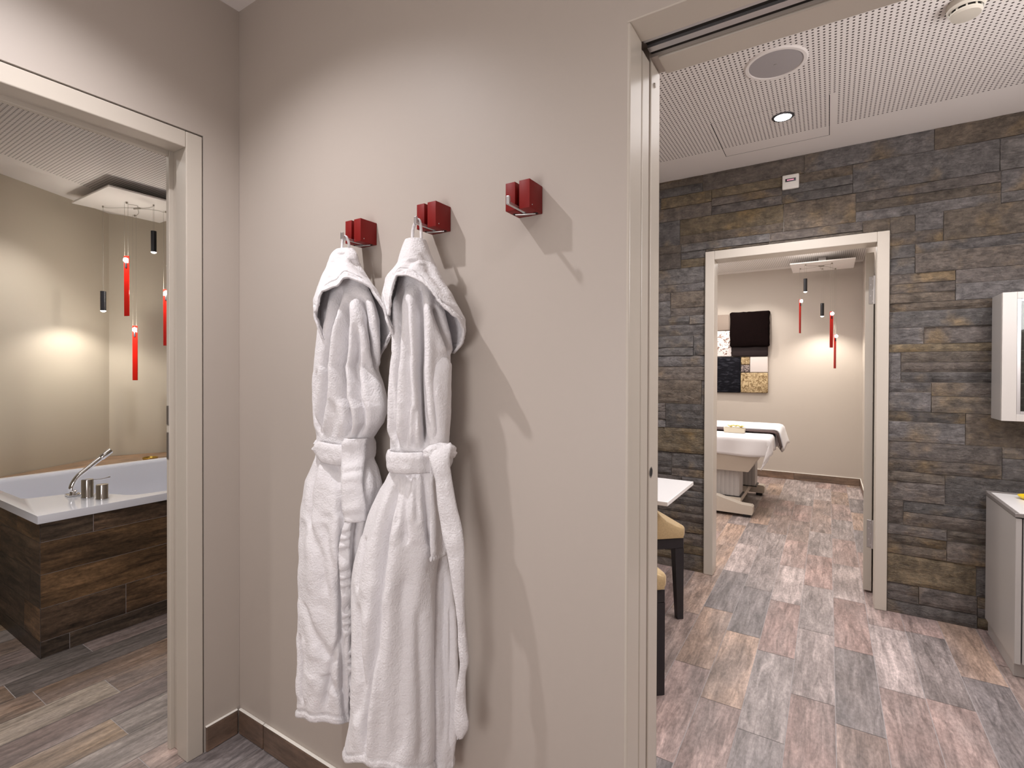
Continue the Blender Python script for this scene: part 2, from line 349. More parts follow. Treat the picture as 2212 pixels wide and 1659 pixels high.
# robe shapes: rings are (z, centre x, centre y, half width, half depth); fold lines are (angle, z)
ROBE_H1 = [[1.6166,0.6614,-0.082,0.0142,0.01],[1.6121,0.6554,-0.0811,0.0278,0.0152],[1.6071,0.653,-0.0803,0.0329,0.0204],[1.6018,0.652,-0.0802,0.0383,0.0234],[1.5963,0.6518,-0.0805,0.0417,0.0254],[1.5908,0.6519,-0.0808,0.0427,0.0274],[1.5853,0.652,-0.0811,0.0437,0.0295],[1.5798,0.652,-0.0814,0.0446,0.0315],[1.5743,0.6521,-0.0816,0.0454,0.0335],[1.5688,0.6522,-0.0819,0.0462,0.0355],[1.5631,0.6538,-0.0829,0.0487,0.038],[1.5572,0.6558,-0.0841,0.0516,0.0406],[1.5514,0.6578,-0.0854,0.0544,0.0432],[1.5456,0.6598,-0.0866,0.0573,0.0458],[1.5398,0.6618,-0.0878,0.0601,0.0484],[1.534,0.6638,-0.089,0.0629,0.051],[1.5283,0.6658,-0.0896,0.0674,0.0528],[1.5226,0.6677,-0.0902,0.0717,0.0546],[1.517,0.6696,-0.0908,0.0761,0.0565],[1.5113,0.6715,-0.0914,0.0804,0.0583],[1.5057,0.6734,-0.092,0.0846,0.0601],[1.5001,0.6753,-0.0926,0.0885,0.0619],[1.4945,0.6769,-0.0932,0.0911,0.0637],[1.4889,0.6786,-0.0939,0.0936,0.0656],[1.4834,0.6803,-0.0945,0.0962,0.0674],[1.4778,0.682,-0.0951,0.0987,0.0692],[1.4723,0.6836,-0.0957,0.1012,0.071],[1.4668,0.6855,-0.0962,0.1032,0.0723],[1.4612,0.6875,-0.0965,0.1045,0.073],[1.4557,0.6896,-0.0969,0.1058,0.0737],[1.4502,0.6916,-0.0972,0.107,0.0744],[1.4448,0.6937,-0.0975,0.1083,0.0751],[1.4393,0.6957,-0.0979,0.1096,0.0758],[1.4338,0.6978,-0.0982,0.1109,0.0765],[1.4284,0.6998,-0.0986,0.1121,0.0772],[1.4229,0.7027,-0.0989,0.1108,0.0779],[1.4175,0.7057,-0.0993,0.1091,0.0786],[1.412,0.7087,-0.0996,0.1073,0.0793],[1.4066,0.7117,-0.1,0.1055,0.0799],[1.4012,0.714,-0.0998,0.1046,0.0798],[1.3959,0.7162,-0.0997,0.1039,0.0797],[1.3905,0.7184,-0.0995,0.1031,0.0795],[1.3853,0.7191,-0.0993,0.1002,0.0793],[1.38,0.7192,-0.0991,0.0964,0.0791],[1.3748,0.7193,-0.099,0.0925,0.079],[1.3696,0.7194,-0.0988,0.0885,0.0788],[1.3643,0.7194,-0.0986,0.0845,0.0786],[1.3591,0.7195,-0.0985,0.0803,0.0785],[1.3539,0.718,-0.0983,0.076,0.0783],[1.3487,0.7159,-0.0981,0.0715,0.0781],[1.3435,0.7138,-0.0979,0.0668,0.0779],[1.3383,0.7117,-0.0978,0.0618,0.0778],[1.333,0.7096,-0.0976,0.0566,0.0776],[1.3278,0.7074,-0.0974,0.0509,0.0774],[1.3225,0.7073,-0.0972,0.0488,0.0772],[1.3172,0.7074,-0.0971,0.0471,0.0771],[1.3119,0.7076,-0.0969,0.0452,0.0769],[1.3066,0.7077,-0.0967,0.0433,0.0767],[1.3013,0.7078,-0.0965,0.0414,0.0765],[1.296,0.7079,-0.0964,0.0394,0.0764],[1.2907,0.708,-0.0962,0.0373,0.0762]]
ROBE_H1RIM = [[-1.98,1.3996],[-2.117,1.4381],[-2.02,1.4645],[-1.79,1.4849],[-1.411,1.4945],[-1.112,1.4995],[-0.934,1.5194],[-0.723,1.5251],[-0.526,1.5189],[-0.214,1.5099],[0.03,1.4988],[0.163,1.4731],[0.223,1.4413],[0.35,1.4132],[0.493,1.3879],[0.529,1.3552]]
ROBE_H1C = [[[[-1.08,1.5989],[-1.013,1.5504],[-0.919,1.5221]],0.01,0.005],[[[-0.315,1.5797],[0.004,1.5478],[0.377,1.5241]],0.012,0.0075],[[[-1.482,1.5801],[-1.612,1.5251],[-1.734,1.4934]],0.01,0.005],[[[-0.341,1.4712],[-0.221,1.4113],[0.011,1.3667]],0.014,0.01]]
ROBE_B1 = [[1.5879,0.6453,-0.078,0.0307,0.018],[1.5664,0.6504,-0.0782,0.0428,0.0221],[1.5449,0.6553,-0.0784,0.0546,0.0261],[1.5237,0.6584,-0.0786,0.0662,0.0302],[1.5027,0.66,-0.0787,0.0775,0.0342],[1.4817,0.6616,-0.0789,0.0888,0.0383],[1.4607,0.6635,-0.0792,0.0968,0.0423],[1.4397,0.6657,-0.0795,0.1024,0.0463],[1.4189,0.6673,-0.0799,0.107,0.0503],[1.3981,0.666,-0.08,0.1086,0.0525],[1.3774,0.6643,-0.08,0.1111,0.0533],[1.3567,0.6627,-0.08,0.1136,0.0541],[1.3359,0.66,-0.08,0.1137,0.055],[1.3151,0.6566,-0.08,0.1117,0.0558],[1.2943,0.6534,-0.08,0.1099,0.0566],[1.2734,0.6582,-0.0801,0.1172,0.0571],[1.2526,0.6631,-0.0803,0.1246,0.0573],[1.2319,0.6671,-0.0805,0.1293,0.0575],[1.2112,0.6708,-0.0807,0.1331,0.0577],[1.1906,0.6729,-0.0809,0.134,0.0579],[1.1698,0.6713,-0.081,0.1288,0.0578],[1.1488,0.6685,-0.081,0.1218,0.0576],[1.1275,0.6618,-0.081,0.1075,0.0573],[1.1062,0.6562,-0.081,0.0929,0.057],[1.0852,0.6553,-0.0813,0.0904,0.057],[1.0644,0.6554,-0.0818,0.0909,0.057],[1.0438,0.6571,-0.0826,0.0973,0.0585],[1.0233,0.6585,-0.0841,0.1102,0.0624],[1.0026,0.6571,-0.0857,0.1206,0.0662],[0.9819,0.6556,-0.0872,0.1298,0.07],[0.9609,0.6527,-0.0885,0.1278,0.0727],[0.9397,0.6494,-0.0896,0.1268,0.0741],[0.9186,0.6461,-0.0907,0.1256,0.0756],[0.8975,0.6441,-0.0919,0.1227,0.077],[0.8765,0.642,-0.093,0.1197,0.0784],[0.8554,0.6399,-0.0941,0.1166,0.0799],[0.8346,0.6391,-0.0952,0.1136,0.0813],[0.814,0.6398,-0.0963,0.1109,0.0828],[0.7934,0.6405,-0.0974,0.1081,0.0842],[0.7727,0.6406,-0.0981,0.106,0.0851],[0.7517,0.64,-0.0984,0.1047,0.0853],[0.7307,0.6393,-0.0987,0.1035,0.0856],[0.7097,0.6387,-0.099,0.1023,0.0858],[0.6887,0.6381,-0.0992,0.101,0.086],[0.6676,0.6374,-0.0995,0.0997,0.0863],[0.6467,0.6373,-0.0998,0.0994,0.0865],[0.6258,0.6371,-0.1001,0.0991,0.0867],[0.6049,0.637,-0.1003,0.0988,0.0869],[0.584,0.6368,-0.1006,0.0984,0.0872],[0.5631,0.6366,-0.1009,0.0981,0.0874],[0.5422,0.6365,-0.1012,0.0978,0.0876],[0.5212,0.6362,-0.1014,0.0976,0.0879],[0.5002,0.6356,-0.1017,0.0978,0.0881],[0.4791,0.635,-0.102,0.0979,0.0883],[0.4583,0.6351,-0.1023,0.0975,0.0886],[0.4378,0.6362,-0.1026,0.0961,0.0888],[0.4173,0.6374,-0.1028,0.0947,0.089],[0.3964,0.6372,-0.1031,0.0948,0.0893],[0.3748,0.635,-0.1034,0.0972,0.0895],[0.3532,0.6327,-0.1037,0.0997,0.0897],[0.3325,0.6338,-0.1039,0.0928,0.0899]]
ROBE_B1C = [[[[-1.385,1.5048],[-1.415,1.4257],[-1.528,1.3643],[-1.511,1.2844],[-1.775,1.188],[-1.894,1.1145]],0.0065,0.045],[[[-1.097,1.4779],[-1.098,1.4098],[-1.035,1.3071],[-1.191,1.2144],[-0.882,1.1062]],0.0065,0.035],[[[-1.522,1.455],[-1.489,1.3569],[-1.534,1.2602]],0.006,0.0075],[[[-0.569,1.4769],[-0.393,1.4035],[-0.141,1.3325],[0.206,1.2848]],0.008,0.0275],[[[-2.078,1.2844],[-2.162,1.1969],[-2.013,1.1172]],0.007,0.0125],[[[-0.794,1.4033],[-0.666,1.3083],[-0.86,1.2139],[-0.524,1.1073]],0.0065,0.02],[[[-1.956,1.0499],[-1.888,0.9665],[-1.709,0.8741]],0.008,0.0125],[[[-0.973,1.0571],[-0.884,0.9323],[-0.693,0.8144],[-0.602,0.6952],[-0.539,0.5756],[-0.472,0.4673],[-0.358,0.381]],0.006,0.015],[[[-0.629,0.9907],[-0.334,0.8104],[-0.245,0.688],[-0.191,0.566],[-0.165,0.3731]],0.006,0.015],[[[-1.324,1.0439],[-1.076,0.9781],[-0.864,0.9088]],0.012,0.0175],[[[-1.874,0.9182],[-1.265,0.8123],[-0.994,0.7092]],0.012,0.0075],[[[-1.281,0.8936],[-0.874,0.7919],[-0.655,0.7078]],0.01,0.0075],[[[-1.763,0.6838],[-1.212,0.6014],[-0.746,0.5434]],0.014,0.0075],[[[-1.57,0.5112],[-0.979,0.5093],[-0.541,0.4573]],0.012,0.0088],[[[-0.591,0.6119],[-0.808,0.5321],[-0.962,0.4276]],0.006,0.01],[[[-1.927,0.5941],[-1.799,0.5151],[-1.725,0.4234]],0.005,0.015]]
ROBE_B1HEM = [[-2.134,0.3722],[-1.534,0.3913],[-1.149,0.3904],[-0.952,0.3902],[-0.584,0.3855],[-0.165,0.3731]]
ROBE_H2 = [[1.6066,0.9128,-0.083,0.0154,0.018],[1.6017,0.9129,-0.0831,0.0227,0.0197],[1.5969,0.913,-0.0833,0.0253,0.0214],[1.592,0.9131,-0.0834,0.027,0.0231],[1.5871,0.9133,-0.0836,0.0287,0.0249],[1.5822,0.9134,-0.0837,0.0304,0.0266],[1.5774,0.9136,-0.0839,0.0321,0.0283],[1.5725,0.9138,-0.084,0.0339,0.03],[1.5676,0.9142,-0.0841,0.0355,0.0317],[1.5627,0.9146,-0.0843,0.0372,0.0334],[1.5578,0.915,-0.0844,0.0389,0.0351],[1.5529,0.9154,-0.0846,0.0406,0.0368],[1.548,0.9159,-0.0847,0.0423,0.0386],[1.5431,0.916,-0.0849,0.0443,0.0403],[1.5384,0.9148,-0.085,0.0481,0.042],[1.5335,0.9145,-0.086,0.0513,0.0442],[1.5285,0.9141,-0.087,0.0546,0.0464],[1.5235,0.9138,-0.0881,0.0578,0.0487],[1.5186,0.9134,-0.0891,0.0611,0.0509],[1.5136,0.9131,-0.0901,0.0643,0.0531],[1.5087,0.9132,-0.0911,0.0673,0.0553],[1.5035,0.9154,-0.0918,0.0694,0.057],[1.4984,0.9177,-0.0925,0.0715,0.0587],[1.4933,0.92,-0.0932,0.0735,0.0604],[1.4882,0.9222,-0.0938,0.0755,0.0621],[1.4832,0.9245,-0.0945,0.0776,0.0638],[1.4781,0.9267,-0.0952,0.0796,0.0655],[1.4731,0.9289,-0.0959,0.0816,0.0673],[1.468,0.9312,-0.0966,0.0836,0.069],[1.463,0.9334,-0.0973,0.0856,0.0707],[1.458,0.9362,-0.098,0.0861,0.0724],[1.453,0.939,-0.0986,0.0863,0.0741],[1.448,0.9417,-0.0992,0.0868,0.0754],[1.443,0.9442,-0.0996,0.0877,0.0763],[1.4381,0.9467,-0.1001,0.0886,0.0771],[1.4332,0.9492,-0.1005,0.0894,0.078],[1.4283,0.9516,-0.1009,0.0903,0.0788],[1.4234,0.9541,-0.1013,0.0911,0.0797],[1.4185,0.9566,-0.1018,0.092,0.0806],[1.4136,0.959,-0.1022,0.0928,0.0814],[1.4088,0.9615,-0.1026,0.0937,0.0823],[1.4039,0.9639,-0.1031,0.0941,0.0831],[1.3991,0.966,-0.1035,0.0917,0.084],[1.3943,0.9682,-0.1039,0.0893,0.0848],[1.3896,0.9697,-0.1038,0.0877,0.0847],[1.3849,0.9711,-0.1036,0.0863,0.0844],[1.3802,0.9724,-0.1034,0.0848,0.0841],[1.3756,0.9732,-0.1032,0.0834,0.0838],[1.371,0.9725,-0.103,0.0817,0.0835],[1.3664,0.9719,-0.1028,0.08,0.0831],[1.3617,0.9712,-0.1025,0.0784,0.0828],[1.3571,0.9705,-0.1023,0.0767,0.0825],[1.3525,0.9699,-0.1021,0.0749,0.0822],[1.3479,0.9692,-0.1019,0.0732,0.0818],[1.3433,0.9668,-0.1017,0.0694,0.0815],[1.3387,0.9644,-0.1015,0.0655,0.0812],[1.3341,0.962,-0.1013,0.0615,0.0809],[1.3294,0.9596,-0.101,0.0573,0.0806],[1.3248,0.9572,-0.1008,0.0528,0.0802],[1.3201,0.9559,-0.1006,0.0499,0.0799],[1.3154,0.9553,-0.1004,0.048,0.0796]]
ROBE_H2RIM = [[-1.992,1.3834],[-2.032,1.4198],[-2.216,1.4584],[-2.102,1.4927],[-1.604,1.5058],[-1.1,1.5032],[-0.724,1.4887],[-0.514,1.4693],[-0.455,1.4444],[-0.362,1.4251],[-0.175,1.4078],[0.129,1.3932],[0.395,1.3761],[0.522,1.3449]]
ROBE_H2C = [[[[-0.943,1.5461],[-1.185,1.5218],[-1.476,1.511]],0.01,0.0063],[[[-0.283,1.5663],[-0.179,1.5005],[-0.106,1.4539]],0.012,0.0075],[[[-0.582,1.5348],[-0.303,1.5116],[-0.179,1.5005]],0.01,0.005],[[[-0.361,1.4406],[-0.047,1.4264],[0.191,1.4011]],0.008,0.005]]
ROBE_B2 = [[1.5562,0.9142,-0.08,0.0382,0.02],[1.5352,0.9159,-0.0804,0.0453,0.0245],[1.5143,0.9175,-0.0808,0.0525,0.029],[1.4934,0.9188,-0.0812,0.0578,0.0335],[1.4725,0.92,-0.0816,0.0628,0.038],[1.4517,0.9213,-0.082,0.0674,0.0424],[1.4308,0.9236,-0.0823,0.0693,0.0464],[1.41,0.926,-0.0826,0.0711,0.0503],[1.3893,0.9283,-0.0829,0.0729,0.0543],[1.3686,0.9304,-0.0834,0.074,0.0571],[1.3479,0.9322,-0.084,0.0746,0.059],[1.3273,0.934,-0.0847,0.0752,0.061],[1.3067,0.9347,-0.0853,0.0754,0.0629],[1.2861,0.9351,-0.086,0.0754,0.0649],[1.2656,0.9357,-0.0867,0.0759,0.0652],[1.2451,0.9364,-0.0874,0.0763,0.0654],[1.2246,0.937,-0.0882,0.0766,0.0655],[1.2041,0.9369,-0.0889,0.0761,0.0657],[1.1837,0.9369,-0.0896,0.0755,0.0659],[1.1631,0.9361,-0.0897,0.0753,0.0652],[1.1425,0.9345,-0.0892,0.0752,0.0637],[1.1218,0.9331,-0.0887,0.0754,0.0621],[1.1011,0.932,-0.0882,0.076,0.0605],[1.0804,0.9317,-0.088,0.0762,0.06],[1.0598,0.9318,-0.088,0.0762,0.06],[1.0393,0.9309,-0.0886,0.0772,0.0614],[1.0184,0.9264,-0.0903,0.0819,0.0649],[0.9972,0.9184,-0.0919,0.0899,0.0684],[0.9761,0.9128,-0.0936,0.0945,0.072],[0.9549,0.9073,-0.0952,0.0989,0.0752],[0.9337,0.9017,-0.0967,0.1014,0.077],[0.9124,0.8961,-0.0982,0.1039,0.0787],[0.8912,0.8913,-0.0997,0.1056,0.0804],[0.8699,0.8865,-0.1012,0.1072,0.0821],[0.8484,0.8812,-0.1027,0.1086,0.0839],[0.8269,0.8758,-0.1042,0.1099,0.0856],[0.8055,0.8715,-0.1057,0.1107,0.0873],[0.7845,0.8692,-0.1072,0.1104,0.089],[0.7637,0.8682,-0.1082,0.1098,0.0903],[0.743,0.869,-0.1087,0.1088,0.0908],[0.7224,0.8698,-0.1093,0.1078,0.0914],[0.7018,0.8706,-0.1098,0.1068,0.092],[0.6813,0.8715,-0.1103,0.1058,0.0926],[0.6607,0.8723,-0.1108,0.1048,0.0932],[0.6402,0.8731,-0.1113,0.1038,0.0938],[0.6197,0.8739,-0.1118,0.1027,0.0944],[0.5992,0.8746,-0.1123,0.102,0.095],[0.5786,0.8747,-0.1129,0.1024,0.0955],[0.558,0.8749,-0.1134,0.1028,0.0961],[0.5374,0.8751,-0.1139,0.1031,0.0967],[0.5168,0.8753,-0.1144,0.1035,0.0973],[0.4962,0.8754,-0.1149,0.1038,0.0979],[0.4756,0.8752,-0.1155,0.1046,0.0984],[0.4549,0.8748,-0.116,0.1054,0.0988],[0.4342,0.8745,-0.1166,0.1062,0.0993],[0.4131,0.8729,-0.1172,0.1086,0.0998],[0.3917,0.8704,-0.1178,0.1121,0.1002],[0.3703,0.8681,-0.1183,0.1157,0.1007],[0.3491,0.8662,-0.1189,0.1192,0.1011],[0.3279,0.8643,-0.1195,0.1226,0.1016],[0.3077,0.8655,-0.12,0.1234,0.102]]
ROBE_B2C = [[[[-1.848,1.4843],[-1.722,1.3933],[-1.728,1.3059],[-1.795,1.2306],[-1.79,1.1444],[-1.723,1.1032]],0.0065,0.0325],[[[-1.015,1.4862],[-0.956,1.4134],[-0.949,1.3461],[-0.92,1.2634],[-0.845,1.2013],[-0.749,1.1472],[-0.777,1.1054]],0.0065,0.0425],[[[-1.402,1.459],[-1.333,1.3701],[-1.265,1.2844],[-1.214,1.2]],0.006,0.0125],[[[-0.416,1.436],[-0.186,1.3928],[0.111,1.3502],[0.284,1.3233]],0.008,0.02],[[[-1.227,1.2211],[-1.295,1.1575],[-1.375,1.1054]],0.006,0.01],[[[-1.033,1.2002],[-1.062,1.1365],[-1.138,1.1062]],0.005,0.01],[[[-2.058,1.3283],[-2.0,1.2301],[-1.946,1.1214]],0.006,0.01],[[[-1.673,1.0539],[-1.574,1.0166],[-1.488,0.9731],[-1.409,0.8871],[-1.222,0.7927],[-1.292,0.654],[-1.383,0.6022],[-1.501,0.4854],[-1.499,0.3915]],0.009,0.025],[[[-1.265,1.0567],[-1.162,1.0092],[-1.06,0.958],[-0.912,0.885]],0.009,0.015],[[[-0.848,1.0576],[-0.648,0.9991],[-0.452,0.9459],[-0.202,0.8783]],0.008,0.0125],[[[-1.461,1.0555],[-1.359,1.0079],[-1.174,0.9258]],0.006,0.0075],[[[-1.06,1.0574],[-0.917,1.0098],[-0.703,0.9371]],0.006,0.0075],[[[-0.698,0.8318],[-0.63,0.6543],[-0.705,0.4918],[-0.723,0.4007]],0.02,0.0125],[[[-0.288,0.7515],[-0.161,0.5883],[-0.114,0.3768]],0.014,0.0075],[[[-1.094,0.759],[-1.14,0.6051],[-1.171,0.4012]],0.012,0.0075],[[[-2.109,0.8866],[-1.923,0.8254],[-1.867,0.7629]],0.008,0.01],[[[-1.805,0.7439],[-1.736,0.6421],[-1.631,0.5631],[-1.785,0.4735]],0.012,0.015]]
ROBE_B2HEM = [[-2.344,0.3424],[-1.659,0.3882],[-1.41,0.3971],[-1.238,0.3937],[-0.986,0.3938],[0.475,0.3257]]
ROBE_K2 = [[1.0548,0.9367,-0.045,0.0417,0.02],[1.0424,0.9363,-0.045,0.0421,0.0203],[1.0299,0.936,-0.045,0.0426,0.0206],[1.0175,0.9357,-0.045,0.043,0.021],[1.0051,0.9354,-0.045,0.0434,0.0213],[0.9926,0.9351,-0.045,0.0438,0.0216],[0.9802,0.9348,-0.045,0.0442,0.0219],[0.9677,0.9345,-0.045,0.0447,0.0223],[0.9553,0.9342,-0.045,0.0451,0.0226],[0.9428,0.9339,-0.045,0.0455,0.0229],[0.9304,0.9339,-0.045,0.0456,0.0232],[0.918,0.9341,-0.045,0.0456,0.0235],[0.9056,0.9342,-0.045,0.0456,0.0239],[0.8932,0.9343,-0.045,0.0455,0.0242],[0.8808,0.9344,-0.045,0.0455,0.0245],[0.8684,0.9346,-0.045,0.0454,0.0248],[0.856,0.9347,-0.045,0.0454,0.0252],[0.8436,0.9348,-0.045,0.0454,0.0255],[0.8311,0.9349,-0.045,0.0453,0.0258],[0.8188,0.9354,-0.0451,0.047,0.0261],[0.8066,0.936,-0.0454,0.049,0.0264],[0.7944,0.9367,-0.0456,0.0509,0.0268],[0.7823,0.9373,-0.0459,0.0529,0.0271],[0.7701,0.9379,-0.0462,0.0548,0.0274],[0.7579,0.9384,-0.0464,0.0562,0.0277],[0.7457,0.9388,-0.0467,0.0574,0.0281],[0.7335,0.9392,-0.047,0.0585,0.0284],[0.7213,0.9396,-0.0473,0.0597,0.0287],[0.7091,0.9401,-0.0475,0.0609,0.029],[0.6969,0.9405,-0.0478,0.062,0.0294],[0.6847,0.9409,-0.0481,0.0632,0.0297],[0.6726,0.9412,-0.0483,0.0643,0.03],[0.6603,0.9413,-0.0486,0.0653,0.0303],[0.6481,0.9414,-0.0489,0.0663,0.0306],[0.6358,0.9415,-0.0491,0.0673,0.031],[0.6236,0.9416,-0.0494,0.0683,0.0313],[0.6114,0.9417,-0.0497,0.0693,0.0316],[0.5992,0.9418,-0.0499,0.0703,0.0319],[0.5869,0.9418,-0.0501,0.0711,0.0321],[0.5745,0.9418,-0.0502,0.0719,0.0322],[0.5622,0.9418,-0.0502,0.0726,0.0322],[0.5498,0.9418,-0.0503,0.0734,0.0323],[0.5375,0.9417,-0.0504,0.0741,0.0324],[0.5252,0.9417,-0.0505,0.0749,0.0325],[0.5128,0.9417,-0.0506,0.0756,0.0326],[0.5005,0.9417,-0.0507,0.0764,0.0327],[0.4881,0.9417,-0.0508,0.0771,0.0328],[0.4758,0.9415,-0.0509,0.0773,0.0329],[0.4633,0.9413,-0.0509,0.0768,0.0329],[0.4508,0.941,-0.051,0.0764,0.033],[0.4384,0.9407,-0.0511,0.076,0.0331],[0.4259,0.9405,-0.0512,0.0755,0.0332],[0.4135,0.9402,-0.0513,0.0751,0.0333],[0.401,0.9399,-0.0514,0.0746,0.0334],[0.3885,0.9397,-0.0515,0.0742,0.0335],[0.3759,0.9392,-0.0516,0.0735,0.0336],[0.3634,0.9387,-0.0516,0.0728,0.0336],[0.3508,0.9382,-0.0517,0.0721,0.0337],[0.3382,0.9377,-0.0518,0.0714,0.0338],[0.3255,0.937,-0.0519,0.0705,0.0339],[0.3127,0.9361,-0.052,0.0694,0.034]]
ROBE_K2C = [[[[-0.423,0.8024],[-0.78,0.6204],[-0.708,0.3784]],0.01,0.0125],[[[-0.163,0.7258],[-0.419,0.5662],[-0.409,0.3777]],0.008,0.01]]
ROBE_S2 = [[1.3153,0.9886,-0.088,0.0272,0.012],[1.3074,0.9899,-0.088,0.0315,0.0198],[1.2996,0.9911,-0.0882,0.0345,0.0262],[1.2917,0.9918,-0.0891,0.034,0.0271],[1.2839,0.9925,-0.0899,0.0336,0.0279],[1.276,0.9933,-0.0908,0.0331,0.0288],[1.2682,0.994,-0.0917,0.0325,0.0297],[1.2604,0.9948,-0.0926,0.032,0.0306],[1.2526,0.9955,-0.0935,0.0314,0.0315],[1.2449,0.9963,-0.0944,0.0308,0.0324],[1.2371,0.997,-0.0953,0.0302,0.0333],[1.2294,0.9977,-0.096,0.0296,0.034],[1.2216,0.998,-0.0962,0.0292,0.0337],[1.2138,0.9984,-0.0963,0.0289,0.0334],[1.2061,0.9987,-0.0965,0.0286,0.0331],[1.1983,0.999,-0.0966,0.0282,0.0328],[1.1906,0.9994,-0.0967,0.0279,0.0325],[1.1828,0.9997,-0.0969,0.0276,0.0322],[1.1751,1.0001,-0.097,0.0271,0.0319],[1.1673,1.0004,-0.0972,0.026,0.0316],[1.1596,1.0007,-0.0973,0.0249,0.0314],[1.1518,1.0011,-0.0975,0.0238,0.0311],[1.1441,1.0014,-0.0976,0.0227,0.0308],[1.1364,1.0018,-0.0978,0.0216,0.0305],[1.1286,1.0021,-0.0979,0.0204,0.0302],[1.1209,1.0025,-0.0981,0.0191,0.03],[1.1132,1.0028,-0.0984,0.0179,0.03],[1.1055,1.0029,-0.0987,0.0169,0.03],[1.0978,1.0031,-0.0989,0.0159,0.03],[1.0901,1.0033,-0.0992,0.0148,0.03],[1.0823,1.0034,-0.0995,0.0136,0.03],[1.0746,1.0036,-0.0998,0.0124,0.03],[1.0669,1.0037,-0.1,0.0112,0.03],[1.0592,1.0037,-0.1,0.0101,0.03],[1.0514,1.0038,-0.1,0.009,0.03],[1.0437,1.0038,-0.1,0.0077,0.03],[1.0359,1.0038,-0.1,0.0062,0.03],[1.0281,1.0039,-0.1,0.0042,0.03],[1.0204,1.0039,-0.1,0.004,0.03],[1.0126,1.0039,-0.1,0.004,0.03],[1.0049,1.004,-0.1,0.004,0.03],[0.9971,1.0041,-0.1,0.004,0.03],[0.9894,1.0042,-0.1,0.004,0.03],[0.9816,1.0043,-0.1,0.004,0.03],[0.9739,1.0044,-0.1,0.004,0.03],[0.9661,1.0044,-0.1,0.004,0.03],[0.9583,1.0045,-0.1,0.004,0.03],[0.9506,1.0046,-0.1,0.004,0.03],[0.9428,1.0047,-0.1,0.004,0.03],[0.9351,1.0048,-0.1,0.004,0.03],[0.9273,1.0048,-0.1,0.004,0.03],[0.9196,1.0049,-0.1,0.004,0.03],[0.9118,1.0049,-0.1,0.004,0.03],[0.904,1.0049,-0.1,0.004,0.03],[0.8963,1.0049,-0.1,0.004,0.03],[0.8885,1.0049,-0.1,0.004,0.03],[0.8807,1.0049,-0.1,0.004,0.03],[0.873,1.0049,-0.1,0.004,0.03],[0.8652,1.005,-0.1,0.0046,0.03],[0.8574,1.005,-0.1,0.0047,0.03],[0.8496,1.005,-0.1,0.0047,0.03]]
ROBE_S2C = [[[[-0.508,1.0513],[-0.089,0.9631],[0.041,0.8503]],0.005,0.015],[[[-1.787,1.2846],[-1.412,1.2109],[-1.033,1.1267]],0.007,0.01]]
ROBE_TAIL1 = [[[0.7206,-0.1458,1.1099],[0.7205,-0.1441,1.0749],[0.7231,-0.1475,1.0457],[0.7349,-0.1584,1.0013],[0.7434,-0.1625,0.9442],[0.7488,-0.1587,0.9065]],[[0.7616,-0.1059,1.1092],[0.7586,-0.1003,1.0735],[0.763,-0.1089,1.0448],[0.7763,-0.1272,1.0014],[0.7831,-0.1225,0.9425],[0.7786,-0.1176,0.903]]]
ROBE_PLACK1 = [[[0.7444,-0.1456,0.931],[0.7366,-0.1498,0.8986],[0.7284,-0.1541,0.866],[0.7241,-0.1574,0.8231],[0.7266,-0.1563,0.7694],[0.7272,-0.1518,0.7086],[0.7266,-0.149,0.6532],[0.7284,-0.1456,0.5981],[0.7311,-0.1398,0.5529],[0.7338,-0.1315,0.4842],[0.7343,-0.1287,0.4009]],[[0.7593,-0.1312,0.9305],[0.7498,-0.1367,0.898],[0.7444,-0.1377,0.865],[0.7416,-0.1367,0.821],[0.7415,-0.1326,0.7656],[0.7407,-0.1222,0.7019],[0.738,-0.1203,0.6457],[0.7371,-0.1196,0.5903],[0.7368,-0.1169,0.545],[0.7347,-0.1217,0.4807],[0.7343,-0.1203,0.3972]]]
ROBE_TAIL2 = [[[1.019,-0.152,1.119],[1.011,-0.152,1.111],[1.011,-0.151,1.101],[1.02,-0.149,1.08],[1.033,-0.146,1.041],[1.038,-0.141,0.975],[1.047,-0.137,0.919],[1.057,-0.134,0.882],[1.068,-0.129,0.807],[1.074,-0.125,0.761],[1.077,-0.122,0.713],[1.078,-0.119,0.665],[1.08,-0.116,0.631],[1.074,-0.114,0.6],[1.066,-0.112,0.562],[1.058,-0.108,0.509],[1.058,-0.106,0.474],[1.064,-0.104,0.451]],[[1.042,-0.128,1.119],[1.051,-0.128,1.112],[1.052,-0.127,1.1],[1.055,-0.126,1.08],[1.061,-0.124,1.04],[1.072,-0.121,0.985],[1.084,-0.118,0.939],[1.089,-0.116,0.897],[1.087,-0.112,0.824],[1.083,-0.109,0.766],[1.083,-0.105,0.708],[1.088,-0.103,0.665],[1.09,-0.102,0.636],[1.08,-0.1,0.599],[1.079,-0.098,0.559],[1.081,-0.096,0.52],[1.086,-0.094,0.482],[1.065,-0.092,0.445]]]
ROBE_BELT1 = [[1.1054,0.6611,-0.086,0.0827,0.07],[1.0503,0.6622,-0.086,0.0814,0.07]]
ROBE_BELT2 = [[1.097,0.9358,-0.09,0.0675,0.08],[1.0477,0.9346,-0.09,0.0654,0.08]]
